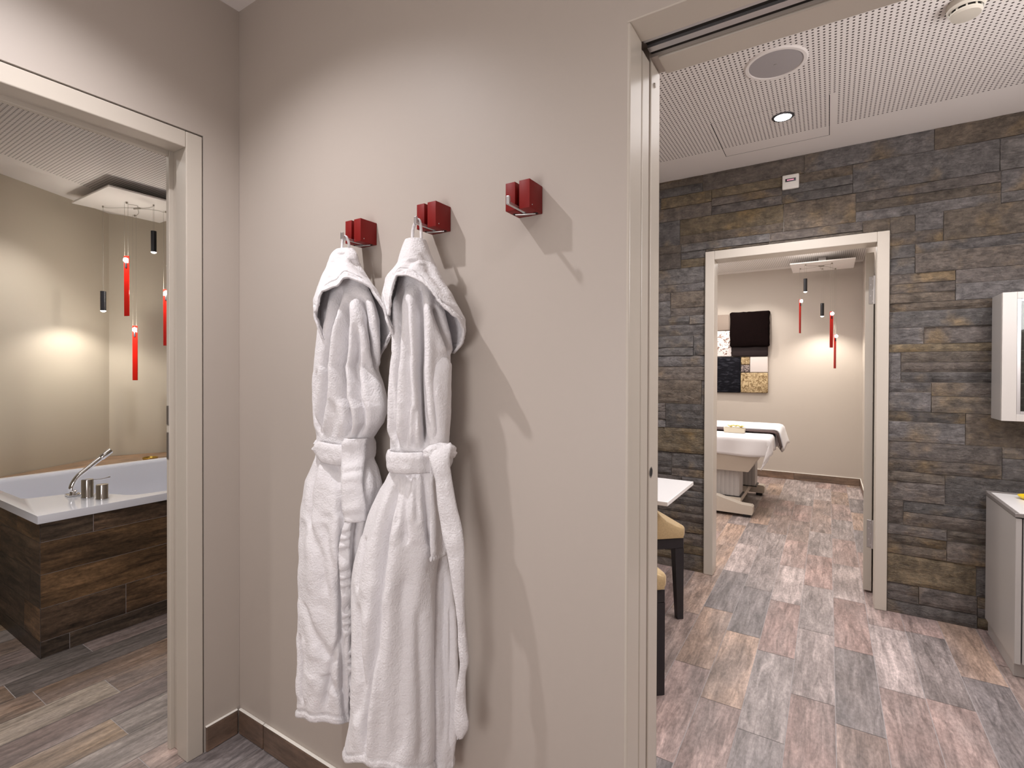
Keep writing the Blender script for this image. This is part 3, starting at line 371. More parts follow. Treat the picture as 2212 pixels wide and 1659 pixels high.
# ------------------------------------------------------------------ floor: one wood-look tile grid through all rooms
rnd = random.Random(11)
PIT, LEN = .151, .613
TONES = {'tan': lin(186, 160, 144), 'pink': lin(176, 153, 147), 'grey': lin(160, 150, 148), 'dark': lin(138, 131, 131), 'light': lin(186, 172, 169), 'brown': lin(166, 146, 138), 'red': lin(170, 145, 139)}
BTON = {'grey': lin(150, 140, 134), 'mauve': lin(128, 112, 107), 'brown': lin(142, 120, 104), 'tan': lin(158, 136, 114), 'dark': lin(100, 93, 89), 'light': lin(166, 152, 138)}
SEAM = {-1: 1.901, 0: 1.693, 1: 1.579, 2: 1.91, 3: 1.80, 4: 2.15, -16: -.366, -14: -.132, -12: -.218, -15: -.93, -13: .05, -11: -.5}
FIX = {(-1, -1): 'tan', (-1, -2): 'pink', (-1, 0): 'dark', (0, -1): 'tan', (0, 0): 'dark', (0, -2): 'pink', (0, 1): 'grey', (1, -1): 'grey', (1, 0): 'red', (1, 1): 'light',
       (2, -1): 'light', (2, 0): 'grey', (2, 1): 'red', (2, 2): 'grey', (3, -1): 'dark', (3, 0): 'red', (3, 1): 'light', (3, 2): 'pink', (4, -1): 'light', (4, 0): 'pink', (5, -1): 'tan',
       (-16, -1): 'brown', (-16, 0): 'dark', (-14, -1): 'light', (-14, 0): 'brown', (-12, -1): 'tan', (-12, 0): 'grey', (-15, 0): 'brown', (-15, 1): 'brown', (-13, -1): 'mauve', (-13, 0): 'mauve', (-11, 0): 'grey', (-11, 1): 'grey'}
def floor():
    bm = B(); tones = []; seeds = []
    X0, X1, Y0, Y1 = -3.9, 3.7, -2.5, 6.15
    box(bm, X0, Y0, -.06, X1, Y1, -.0012, mi=1)
    for f in bm.faces: tones.append((.4, .4, .4)); seeds.append((0, 0, 0))
    k0 = math.floor((X0-1.347)/PIT); k1 = math.floor((X1-1.347)/PIT)
    for k in range(k0, k1+1):
        xa = 1.347+k*PIT+.0012; xb = xa+PIT-.0024
        s0 = SEAM.get(k, rnd.uniform(0, LEN))
        i0 = math.floor((Y0-s0)/LEN); i1 = math.floor((Y1-s0)/LEN)
        for i in range(i0, i1+1):
            ya = max(Y0, s0+i*LEN+.0012); yb = min(Y1, s0+(i+1)*LEN-.0012)
            if yb-ya < .01: continue
            bath = xb < -.05
            pal = BTON if bath else TONES
            t = pal[FIX[(k, i)]] if (k, i) in FIX and FIX[(k, i)] in pal else pal[rnd.choice(list(pal))]
            j = rnd.uniform(.92, 1.08)
            quad(bm, (xa, ya, 0), (xb, ya, 0), (xb, yb, 0), (xa, yb, 0), 0)
            tones.append(tuple(c*j for c in t)); seeds.append((rnd.uniform(0, 90), rnd.uniform(0, 90), rnd.uniform(0, 90)))
    o = struct('floor', bm, [M['plank_y'], M['grout']], None)
    face_attrs(o, tones, seeds)
floor()

# ------------------------------------------------------------------ walls
# left wall of the hall (x = 0) with the bathroom doorway
DZ, DY0, DY1 = 2.059, -.1208, -1.039
bm = B()
box(bm, -.125, DY0, 0, 0, -.0005, H); box(bm, -.125, -2.4, 0, 0, DY1, H); box(bm, -.125, DY1, DZ+.005, 0, DY0, H)
struct('wall_left', bm, M['wall'])
# robe wall (y = 0) with the pocket-door opening
bm = B()
box(bm, -.125, 0, 0, .40, .212, H); box(bm, .40, 0, 0, 1.4209, .073, H, 0); box(bm, .40, .137, 0, 1.4209, .212, H)
box(bm, 1.4209, 0, 1.997, 2.56, .073, H); box(bm, 1.4209, .142, 1.997, 2.56, .212, H); box(bm, .40, .073, 2.02, 2.56, .142, H)
box(bm, 2.56, 0, 0, 3.1, .212, H)
struct('wall_back', bm, M['wall'])
bm = B(); box(bm, 3.0, -2.4, 0, 3.1, 0, H); struct('wall_right', bm, M['wall'])
bm = B(); box(bm, -.125, -2.5, 0, 3.1, -2.4, H); struct('wall_front', bm, M['wall'])
bm = B(); box(bm, -.125, .212, 0, 0, 2.39, H); struct('wall_salon_left', bm, M['wall'])
bm = B(); box(bm, 3.5, 0, 0, 3.6, 2.5, H); box(bm, 3.1, .112, 0, 3.5, .212, H); struct('wall_salon_right', bm, M['wall'])
# partition carrying the stone veneer
bm = B(); box(bm, -.125, 2.392, 0, 1.108, 2.53, H); box(bm, 2.037, 2.392, 0, 3.6, 2.53, H); box(bm, 1.108, 2.392, 2.042, 2.037, 2.53, H)
struct('wall_partition', bm, M['wall'])
# treatment room beyond
bm = B(); box(bm, -1.2, 5.955, 0, 2.2, 6.07, H); struct('wall_far', bm, M['wall'])
bm = B(); box(bm, 2.09, 2.53, 0, 2.2, 5.955, H); struct('wall_far_right', bm, M['wall'])
bm = B(); box(bm, -1.3, 2.53, 0, -1.2, 6.07, H); box(bm, -1.2, 2.43, 0, -.125, 2.53, H); struct('wall_far_left', bm, M['wall'])
# bathroom bay walls
def wall_strip(name, a, b, th, mat):
    a = Vector((*a, 0)); b = Vector((*b, 0)); d = (b-a).normalized(); n = Vector((-d.y, d.x, 0))*th
    bm = B(); prism(bm, [(a.x, a.y), (b.x, b.y), (b.x+n.x, b.y+n.y), (a.x+n.x, a.y+n.y)], 0, H)
    return struct(name, bm, mat)
BC = (-3.14, .72)
wall_strip('wall_bath_left', (-1.45, -2.36), BC, .1, M['bath_wall'])
wall_strip('wall_bath_right', BC, (-2.58, 1.95), .1, M['bath_wall'])
wall_strip('wall_bath_end', (-2.58, 1.95), (-.125, 1.95), .1, M['bath_wall'])
wall_strip('wall_bath_front', (-.125, -2.30), (-1.5, -2.30), .1, M['bath_wall'])

# ------------------------------------------------------------------ slate veneer
def stone_wall():
    rs = random.Random(5); V = []; F = []; tones = []; seeds = []
    PAL = [lin(104, 97, 93), lin(98, 94, 92), lin(106, 97, 90), lin(94, 86, 80), lin(104, 93, 82), lin(112, 99, 79), lin(90, 86, 84), lin(104, 100, 99), lin(100, 91, 82)]
    yb = 2.392
    def stone(x0, x1, z0, z1):
        if x1-x0 < .004 or z1-z0 < .006: return
        g = .0012; x0 += g; x1 -= g; z0 += g; z1 -= g
        nx = max(3, int((x1-x0)/.022)); nz = max(3, int((z1-z0)/.016))
        base = rs.uniform(.008, .015); sx, sz = rs.uniform(-.006, .006), rs.uniform(-.009, .009); off = Vector((rs.uniform(0, 50), 0, rs.uniform(0, 50)))
        t = rs.choice(PAL); j = rs.uniform(.85, 1.12); t = tuple(c*j for c in t); s = (off.x, rs.uniform(0, 50), off.z)
        i0 = len(V)
        for a in range(nz+1):
            for b_ in range(nx+1):
                x = x0+(x1-x0)*b_/nx; z = z0+(z1-z0)*a/nz
                q = Vector((x*9, 0, z*26))+off
                h = noise.fractal(q, .9, 2.1, 4)*.0032+abs(noise.noise(Vector((x*5, 3, z*17))+off))*.006
                h = base+h+sx*(b_/nx-.5)+sz*(a/nz-.5)
                if a in (0, nz) or b_ in (0, nx): h -= .0035
                V.append((x, yb-max(.002, h), z))
        w = nx+1
        for a in range(nz):
            for b_ in range(nx): F.append((i0+a*w+b_, i0+a*w+b_+1, i0+(a+1)*w+b_+1, i0+(a+1)*w+b_))
        rim = [b_ for b_ in range(w)]+[a*w+nx for a in range(1, nz+1)]+[nz*w+b_ for b_ in range(nx-1, -1, -1)]+[a*w for a in range(nz-1, 0, -1)]
        k0 = len(V)
        for r in rim: p = V[i0+r]; V.append((p[0], yb+.001, p[2]))
        m = len(rim)
        for a in range(m): F.append((i0+rim[a], k0+a, k0+(a+1) % m, i0+rim[(a+1) % m]))
        n = nx*nz+m
        tones.extend([t]*n); seeds.extend([s]*n)
    def block(x0, x1, z0, z1):
        # clip against the doorway
        dx0, dx1, dz = 1.1005, 2.0445, 2.050
        if x0 >= dx1 or x1 <= dx0 or z0 >= dz: stone(x0, x1, z0, z1); return
        if x0 < dx0: stone(x0, dx0, z0, z1)
        if x1 > dx1: stone(dx1, x1, z0, z1)
        if z1 > dz: stone(max(x0, dx0), min(x1, dx1), dz, z1)
    z = 0.
    while z < H-.01:
        h = min(rs.choice([.16, .155, .16, .13]), H-z)
        if H-(z+h) < .03: h = H-z
        x = -.3-rs.uniform(0, .3)
        while x < 3.5:
            w = rs.uniform(.30, .62); x1 = min(3.5, x+w); x0 = max(0, x)
            if x1 > 0:
                kind = rs.random()
                if kind < .40: block(x0, x1, z, z+h)
                elif kind < .88:
                    c = h*rs.choice([.33, .42, .55, .66]); xs = x0+(x1-x0)*rs.uniform(.3, .7)
                    block(x0, x1, z, z+c)
                    if rs.random() < .35: block(x0, xs, z+c, z+h); block(xs, x1, z+c, z+h)
                    else: block(x0, x1, z+c, z+h)
                else:
                    block(x0, x1, z, z+h*.34); block(x0, x1, z+h*.34, z+h*.66); block(x0, x1, z+h*.66, z+h)
            x = x1 if x1 > x else x+w
        z += h
    me = bpy.data.meshes.new('wall_stone'); me.from_pydata(V, [], F); me.materials.append(M['slate'])
    o = bpy.data.objects.new('wall_stone', me); C.objects.link(o); o['kind'] = 'structure'
    face_attrs(o, tones, seeds)
stone_wall()

# ------------------------------------------------------------------ ceilings
bm = B(); box(bm, -.125, -2.5, H, 3.1, .0, H+.08); struct('ceiling', bm, M['ceil'])
def holed(bm, X0, X1, Y0, Y1, hx0, hx1, hy0, hy1, z, mi):
    for (a, b, c, d) in ((X0, X1, Y0, hy0), (X0, X1, hy1, Y1), (X0, hx0, hy0, hy1), (hx1, X1, hy0, hy1)):
        if b-a > 1e-4 and d-c > 1e-4: poly(bm, [(a, c), (a, d), (b, d), (b, c)], z, mi)
bm = B()
HX0, HX1, HY0, HY1 = 1.2515, 1.7665, 1.7165, 2.1765
XS = 1.7905
# perforated field up to y = 2.06, plain margin to the stone wall, plain strip right of the hatch, hatch left open
for (a, b, c, d, mi) in ((0, 3.5, .212, HY0, 0), (0, HX0, HY0, 2.061, 0), (XS, 3.5, HY0, 2.061, 0), (HX1, XS, HY0, 2.061, 1), (0, HX0, 2.061, 2.395, 1), (HX1, 3.5, 2.061, 2.395, 1), (HX0, HX1, HY1, 2.395, 1)):
    poly(bm, [(a, c), (a, d), (b, d), (b, c)], H, mi)
box(bm, 0, .212, H+.012, 3.5, 2.395, H+.08, mi=2)
struct('ceiling_salon', bm, [M['perf'], M['ceil'], M['dark_gap']])
bm = B()
poly(bm, [(-1.2, 2.53), (-1.2, 5.83), (2.09, 5.83), (2.09, 2.53)], H, 0); poly(bm, [(-1.2, 5.83), (-1.2, 5.96), (2.09, 5.96), (2.09, 5.83)], H, 1)
box(bm, -1.3, 2.53, H+.002, 2.2, 6.07, H+.08, mi=1)
struct('ceiling_far', bm, [M['perf'], M['ceil']])
bm = B()
l0, l1 = Vector((-2.328, -.088)), Vector((-2.565, .395)); dv = (l1-l0).normalized()
pa = l0-dv*2.35; pb = l0+dv*1.05
poly(bm, [(pa.x, pa.y), (pb.x, pb.y), (pb.x, 1.95), (-.125, 1.95), (-.125, pa.y)], H, 0)
poly(bm, [(pa.x, pa.y), (pb.x, pb.y), (pb.x, 1.95), (-3.2, 1.95), (-3.2, .5), (-1.6, -2.35), (-1.0, -2.35)], H, 1)
box(bm, -3.3, -2.35, H+.002, -.125, 2.05, H+.08, mi=1)
struct('ceiling_bath', bm, [M['perf'], M['ceil']])

# access hatch with its downlight, speaker, smoke detector
t = thing('access_hatch', 'square perforated access panel in the salon ceiling around the lit downlight', 'ceiling hatch', (1.509, 1.94, H))
bm = B(); box(bm, HX0+.003, HY0+.003, H, HX1-.003, 2.061, H+.012); box(bm, HX0+.003, 2.061, H, HX1-.003, HY1-.003, H+.012, mi=1)
o = obj('hatch_panel', bm, [M['perf'], M['ceil']], t); o.matrix_parent_inverse = Matrix.Translation((-1.509, -1.94, -H))
t = thing('ceiling_downlight', 'small round lit downlight with dark metal rim in the salon ceiling hatch', 'downlight', (1.570, 1.829, H))
bm = B(); lathe(bm, [(.0375, -.003), (.040, -.005), (.047, -.004), (.050, -.001), (.050, .0), (.0375, .0)], 32)
obj('rim', bm, M['dark_steel'], t, True)
bm = B(); lathe(bm, [(.0365, -.0044), (.0365, -.0036)], 32); obj('lamp_lens', bm, M['led'], t)
t = thing('ceiling_speaker', 'round grey-grilled loudspeaker with white rim flush in the perforated ceiling', 'speaker', (1.577, 1.327, H))
bm = B(); lathe(bm, [(.099, -.0015), (.101, -.006), (.112, -.006), (.118, -.001), (.118, 0), (.099, 0)], 48); obj('rim', bm, M['ceil'], t, True)
bm = B(); lathe(bm, [(.099, 0), (.0985, -.003), (.05, -.0045), (.0, -.0048)][:3]+[(.002, -.0047)], 48); obj('grille', bm, M['grille'], t, True)
bm = B(); box(bm, -.006, -.0025, -.0062, .006, .0025, -.0044, .0006, 1); obj('badge', bm, M['steel'], t)
t = thing('smoke_detector', 'white domed smoke detector at the top of the salon ceiling', 'smoke detector', (2.158, 1.285, H))
bm = B(); lathe(bm, [(.052, 0), (.053, -.012), (.050, -.026), (.046, -.030), (.046, 0)], 40); obj('base', bm, M['ivory'], t, True)
bm = B(); lathe(bm, [(.040, -.028), (.040, -.036)], 40); obj('smoke_slot', bm, M['dark_gap'], t, True)
bm = B(); lathe(bm, [(.043, -.035), (.0445, -.040), (.040, -.047), (.015, -.051), (.003, -.0512)], 40)
for i in range(10):
    a = 2*PI*i/10+.2; bmr = Matrix.Translation((.0415*math.cos(a), .0415*math.sin(a), -.032)) @ Matrix.Rotation(a, 4, 'Z')
    r = bmesh.ops.create_cube(bm, size=1, matrix=bmr @ Matrix.Diagonal((.004, .005, .010, 1)))
obj('cap', bm, M['ivory'], t, True)

# ------------------------------------------------------------------ doorway frames
def door_root(name, label=None):
    o = bpy.data.objects.new(name, None); C.objects.link(o); o['kind'] = 'structure'
    if label: o['label'] = label
    return o
# bathroom door frame in the left wall: outer y -.124 .. -1.036, face 51 mm wide, reveal in two steps
d1 = door_root('door_1')
def ring_prof(bm, x0, x1, yi, yo, zi, zo, y_other_i, y_other_o, bev=.0015, mi=0):
    box(bm, x0, yi, 0, x1, yo, zo, bev, 2, mi)                       # near jamb (towards the corner)
    box(bm, x0, y_other_o, 0, x1, y_other_i, zo, bev, 2, mi)         # far jamb
    box(bm, x0, y_other_i, zi, x1, yi, zo, bev, 2, mi)               # head
bm = B()
ring_prof(bm, -.064, .002, -.175, -.1245, 2.006, 2.0585, -.985, -1.0355, .003)
ring_prof(bm, -.107, -.0645, -.163, -.1245, 2.018, 2.0585, -.997, -1.0355, .002)
ring_prof(bm, -.128, -.1075, -.177, -.1245, 2.004, 2.0585, -.983, -1.0355, .002)
obj('frame', bm, M['frame'], d1)
bm = B(); box(bm, -.03, -.1249, 0, -.02, -.1204, DZ+.005); box(bm, -.03, -1.036, DZ-.001, -.02, -.1204, DZ+.0052); obj('shadow_gap', bm, M['dark_gap'], d1)
bm = B()
for z0, z1 in ((.985, 1.075), (1.10, 1.165)): box(bm, -.126, -.1785, z0, -.109, -.1765, z1, .001, 1)
obj('strike_plate', bm, M['steel'], d1)
# pocket door
d2 = door_root('door_2')
bm = B(); box(bm, .46, .0775, .006, 1.4225, .1325, 1.985, .006, 3); obj('sliding_leaf', bm, M['frame'], d2)
bm = B(); box(bm, 1.424, .0735, 1.9975, 2.555, .085, 2.012); box(bm, 1.424, .108, 1.9995, 2.555, .126, 2.012); obj('track_rail', bm, M['alu'], d2)
bm = B(); box(bm, 1.424, .086, 2.006, 2.555, .1075, 2.018); box(bm, 1.424, .1265, 2.004, 2.555, .141, 2.018); obj('track_slot', bm, M['dark_gap'], d2)
bm = B()
box(bm, 1.4160, -.0016, 0, 1.4232, .0735, 1.9945, .0035, 3); box(bm, 1.4160, .1385, 0, 1.4232, .2136, 1.9945, .006, 3)
box(bm, 1.4160, -.0016, 1.9945, 2.56, .0732, 1.9990, .0015, 2); box(bm, 1.438, .1425, 1.9905, 2.56, .2136, 1.9975, .003, 2)
obj('casing', bm, M['frame'], d2)
bm = B(); lathe(bm, [(.0125, 0), (.0125, .0012), (.0095, .0012), (.0095, -.002)], 24, (1.4225, .154, 1.051), 'x'); obj('lock_hole_ring', bm, M['steel'], d2, True)
bm = B(); lathe(bm, [(.0098, .0005), (.0098, .0014)], 24, (1.4225, .154, 1.051), 'x'); obj('lock_hole', bm, M['dark_gap'], d2)
bm = B(); lathe(bm, [(.006, 0), (.005, .004), (.002, .005)], 16, (1.4225, .165, 1.945), 'x'); obj('bumper', bm, M['plastic'], d2, True)
# stone-wall doorway with open leaf
d3 = door_root('door_3')
bm = B()
def frame3(x0, y0, y1, w, zt, bev):
    box(bm, 1.1015+x0, y0, 0, 1.1015+w, y1, zt, bev, 2); box(bm, 2.043-w, y0, 0, 2.043-x0, y1, zt, bev, 2); box(bm, 1.1015+w, y0, zt-w+x0, 2.043-w, y1, zt, bev, 2)
frame3(0, 2.366, 2.478, .0545, 2.0486, .003)
frame3(0, 2.4785, 2.545, .045, 2.0486, .002)
obj('frame', bm, M['frame'], d3)
ang = math.radians(85)
bm = B(); box(bm, 0, -.041, .012, .82, 0, 1.985, .0015, 1)
lo = obj('door_leaf', bm, M['frame'], d3); lo.location = (1.948, 2.600, 0); lo.rotation_euler = (0, 0, ang)
# leaf local: x along the leaf, -y side faces the room's right; edge at x=0 faces the viewer
for zc in (1.765, .347):
    bm = B(); box(bm, -.0022, -.041, zc-.080, 0, -.017, zc+.080, .001, 1)
    for k in range(5):
        lathe(bm, [(.0034, -.003), (.0034, -.0015)], 10, (0, -.036 if k % 2 == 0 else -.026, zc-.064+.032*k), 'x', 1)
    h = obj('hinge_plate', bm, [M['steel'], M['alu']], lo)
    bm = B(); lathe(bm, [(.0075, zc-.082), (.008, zc-.08), (.008, zc+.08), (.0075, zc+.082)], 14, (-.009, -.046, 0)); obj('hinge_barrel', bm, M['alu'], lo, True)

# ------------------------------------------------------------------ baseboards
def baseboard(name, quads, mat, rows_axis, tones=None):
    """quads: list of boxes (x0,y0,x1,y1); each split into tiles"""
    rb = random.Random(len(name)); bm = B(); tn = []; sd = []
    for (x0, y0, x1, y1) in quads:
        ax = 0 if x1-x0 > y1-y0 else 1; L = (x1-x0) if ax == 0 else (y1-y0); n = max(1, round(L/.60))
        for i in range(n):
            a, b = i/n, (i+1)/n; g = .0012/L
            nf = len(bm.faces)
            if ax == 0: box(bm, x0+L*(a+g), y0, .001, x0+L*(b-g), y1, .083, .003, 2)
            else: box(bm, x0, y0+L*(a+g), .001, x1, y0+L*(b-g), .083, .003, 2)
            t = lin(*rb.choice([(128, 104, 88), (120, 98, 84), (134, 112, 96)])); s = (rb.uniform(0, 50), rb.uniform(0, 50), rb.uniform(0, 50))
            k = len(bm.faces)-nf; tn += [t]*k; sd += [s]*k
    o = struct(name, bm, mat); face_attrs(o, tn, sd)
    bm = B()
    for (x0, y0, x1, y1) in quads: box(bm, x0, y0, .0835, x1, y1, .088, .0015, 1)
    obj('sealant_bead', bm, M['sealant'], o)
baseboard('baseboard_back', [(.010, -.010, .155, -.0002), (.158, -.010, 1.365, -.0002)], M['base_x'], 0)
baseboard('baseboard_left', [(.0002, -.118, .0095, -.0105)], M['base_y'], 1)
baseboard('baseboard_far', [(-1.19, 5.944, 2.079, 5.9545)], M['base_x'], 0)
baseboard('baseboard_far_right', [(2.079, 3.4, 2.0895, 5.954)], M['base_y'], 1)
# ------------------------------------------------------------------ coat hooks on the robe wall
def make_hook(label):
    t = thing('coat_hook', label, 'coat hook', (0, 0, 0), 0, 'red cube hooks on the cream wall')
    bm = B()
    # cube 62 mm with a slot and a stepped underside, seen in plan and extruded; origin: wall, centre, z of underside
    box(bm, -.031, -.0585, .0, -.006, -.0005, .062, .0012, 2); box(bm, .004, -.0585, .0, .031, -.0005, .062, .0012, 2)
    box(bm, -.0065, -.024, .0, .0045, -.0005, .062, 0)
    obj('block', bm, M['red'], t, True)
    bm = B(); box(bm, -.0045, -.094, .0005, .0025, -.006, .0075, .001, 1); box(bm, -.0050, -.097, .0005, .0030, -.0905, .019, .0012, 2); obj('peg', bm, M['alu'], t)
    bm = B(); tube(bm, [(-.022, -.030, -.0005), (-.001, -.024, -.0018), (.021, -.014, -.0005)], .0026, 10); obj('peg_axle', bm, M['steel'], t, True)
    for c in ((-.022, -.030), (.021, -.014)):
        bm = B(); lathe(bm, [(.0062, -.0006), (.0062, .0002)], 16, (c[0], c[1], 0)); obj('axle_socket', bm, M['dark_gap'], t)
    bm = B(); lathe(bm, [(.0016, .0302), (.0014, .0316)], 12, (0, -.047, .0085), 'x'); obj('pin_head', bm, M['alu'], t, True)
    return t
hook_a = make_hook('small red cube hook holding the left bathrobe, leftmost of three')
hook_a.location = (.660, 0, 1.6365)
hook_b = dup(hook_a, (.9255, 0, 1.6365)); hook_b['label'] = 'red cube hook holding the nearer bathrobe, middle of three'
hook_c = dup(hook_a, (1.1895, 0, 1.6375)); hook_c['label'] = 'empty red cube hook with bare metal peg, nearest the sliding door'

# ------------------------------------------------------------------ bathrobes
def ring_fn(R):
    R = np.array(R)[::-1]
    return lambda z: [np.interp(z, R[:, 0], R[:, k]) for k in (1, 2, 3, 4)]
def crease_disp(PH, Z, Rl, creases):
    """radial displacement for fold lines given as (angle, z) polylines"""
    D = np.zeros_like(PH)
    for pts, w, dep in creases:
        q = np.array(sorted(pts, key=lambda a: a[1])); zc = q[:, 1]; ph = np.unwrap(q[:, 0])
        pc = np.interp(Z, zc, ph); ds = (np.mod(PH-pc+PI, 2*PI)-PI)*Rl
        L = max(zc[-1]-zc[0], .01); fade = np.clip((Z-zc[0])/(L*.14)+.15, 0, 1)*np.clip((zc[-1]-Z)/(L*.14)+.15, 0, 1); fade[(Z < zc[0]-.03) | (Z > zc[-1]+.03)] = 0
        fade = fade*fade*(3-2*fade)
        D += fade*dep*(-np.exp(-(ds/w)**2)+.30*np.exp(-((np.abs(ds)-2.8*w)/(1.9*w))**2))
    return D
def fnoise(P, sx, sz, oct_=3, seed=0.):
    return np.array([noise.fractal(Vector((p[0]*sx+seed, p[1]*sx, p[2]*sz)), .8, 2., oct_) for p in P])
def cloth_tube(name, rings, creases, parent, ztop, zbot, nph=200, nz=220, soft=.004, nsoft=9, crumple=.0022, csx=22., csz=16., seed=0., hem=None, rim=None, thick=.006, flare=None, wallgap=.006, upper=1., hemband=.018, off=0.):
    fn = ring_fn(rings); ph = np.linspace(0, 2*PI, nph, endpoint=False)
    V = np.linspace(0, 1, nz)
    if rim is not None or hem is not None:
        src = rim if rim is not None else hem
        q = sorted([(a % (2*PI), z) for a, z in src]); qa = np.array([a for a, z in q]); qz = np.array([z for a, z in q])
        qa2 = np.concatenate([qa-2*PI, qa, qa+2*PI]); qz2 = np.concatenate([qz, qz, qz]); zb = np.interp(ph, qa2, qz2)
        k = np.ones(7)/7; zb = np.convolve(np.concatenate([zb[-3:], zb, zb[:3]]), k, 'valid')
    else: zb = np.full(nph, zbot)
    PH = np.tile(ph, (nz, 1)); Z = ztop+(zb[None, :]-ztop)*V[:, None]
    cx, cy, A, Bb = fn(Z.ravel()); cx, cy, A, Bb = [q.reshape(Z.shape) for q in (cx, cy, A, Bb)]
    Rl = (A+Bb)*.5
    D = crease_disp(PH, Z, Rl, creases)
    D += soft*(upper+(1-upper)*np.clip((1.10-Z)/.12, 0, 1))*np.sin(nsoft*PH+seed+1.7*np.sin(Z*5.3+seed))*np.clip(Rl/.08, 0, 1)*.6
    X = cx+A*np.cos(PH); Y = cy+Bb*np.sin(PH)
    P = np.stack([X, Y, Z], -1).reshape(-1, 3)
    wz = np.clip((1.10-Z)/.12, 0, 1)*(1-upper)+upper
    D += crumple*wz*fnoise(P, csx, csz, 2, seed).reshape(Z.shape)*1.3+.0006*fnoise(P, 60., 50., 2, seed+3).reshape(Z.shape)
    dist = (1-V[:, None])*np.abs(ztop-zb[None, :])
    if hemband:
        hb = np.exp(-((dist-hemband)/.0022)**2)
        D += -.0032*hb+np.where(dist < hemband, .0018, 0)
        D += np.where(dist < hemband, .0016*np.sin(PH*70+3*np.sin(PH*13))*np.clip(1-np.abs(dist/hemband-.5)*2, 0, 1), 0)
    D += off
    nx = np.cos(PH)/np.maximum(A, .003); ny = np.sin(PH)/np.maximum(Bb, .003); nl = np.hypot(nx, ny); nx /= nl; ny /= nl
    D = np.maximum(D, -.55*np.minimum(A, Bb))
    X = X+nx*D; Y = np.minimum(Y+ny*D, -wallgap)
    co = np.stack([X, Y, Z], -1).reshape(-1, 3)
    idx = np.arange(nz*nph).reshape(nz, nph)
    F = np.stack([idx[:-1, :], np.roll(idx, -1, 1)[:-1, :], np.roll(idx, -1, 1)[1:, :], idx[1:, :]], -1).reshape(-1, 4)
    verts = co.tolist(); faces = F.tolist()
    # close the top
    top = len(verts); verts.append([float(co[:nph, 0].mean()), float(co[:nph, 1].mean()), float(ztop)+.004])
    faces += [[top, int((i+1) % nph), int(i)] for i in range(nph)]
    me = bpy.data.meshes.new(name); me.from_pydata(verts, [], faces); me.materials.append(M['terry'])
    bm = bmesh.new(); bm.from_mesh(me); bmesh.ops.recalc_face_normals(bm, faces=bm.faces[:]); bm.to_mesh(me); bm.free()
    me.polygons.foreach_set('use_smooth', [True]*len(me.polygons))
    o = bpy.data.objects.new(name, me); C.objects.link(o); o.parent = parent
    if thick:
        s = o.modifiers.new('thickness', 'SOLIDIFY'); s.thickness = thick; s.offset = -1
    return o
def ribbon(name, L, R, parent, n=90, m=9, ruf=0., rufk=60., bow=.006, thick=.005, seed=0., crump=.0012, tuck=0.):
    L = smooth_path(L, 12); R = smooth_path(R, 12)
    def samp(Q):
        d = [0.]
        for a, b in zip(Q, Q[1:]): d.append(d[-1]+(b-a).length)
        t = np.linspace(0, d[-1], n); A = np.array([list(q) for q in Q])
        return np.stack([np.interp(t, d, A[:, k]) for k in range(3)], -1)
    l, r = samp(L), samp(R); verts = []
    for i in range(n):
        a, b = Vector(l[i]), Vector(r[i]); tn = Vector(l[min(i+1, n-1)]-l[max(i-1, 0)]).normalized(); nr = (b-a).cross(tn).normalized()
        if nr.y > 0: nr = -nr
        for j in range(m):
            u = j/(m-1); p = a.lerp(b, u)
            e = math.exp(-((u-.12)/.05)**2)+math.exp(-((u-.88)/.05)**2)
            d = bow*(1-(2*u-1)**4)-.0022*e+ruf*math.sin(i*rufk/n+2.2*math.sin(i*.21+seed)+u*1.5)*(.4+.6*math.sin(PI*u))
            d += crump*noise.fractal(Vector((p.x*30+seed, p.y*30, p.z*24)), .8, 2., 4)*1.5
            if tuck: p = p+Vector((0, 1, 0))*tuck*math.exp(-(i/(n*.035))**2)
            verts.append(tuple(p+nr*d))
    faces = [(i*m+j, i*m+j+1, (i+1)*m+j+1, (i+1)*m+j) for i in range(n-1) for j in range(m-1)]
    me = bpy.data.meshes.new(name); me.from_pydata(verts, [], faces); me.materials.append(M['terry'])
    me.polygons.foreach_set('use_smooth', [True]*len(me.polygons))
    o = bpy.data.objects.new(name, me); C.objects.link(o); o.parent = parent
    s = o.modifiers.new('thickness', 'SOLIDIFY'); s.thickness = thick; s.offset = 0
    return o
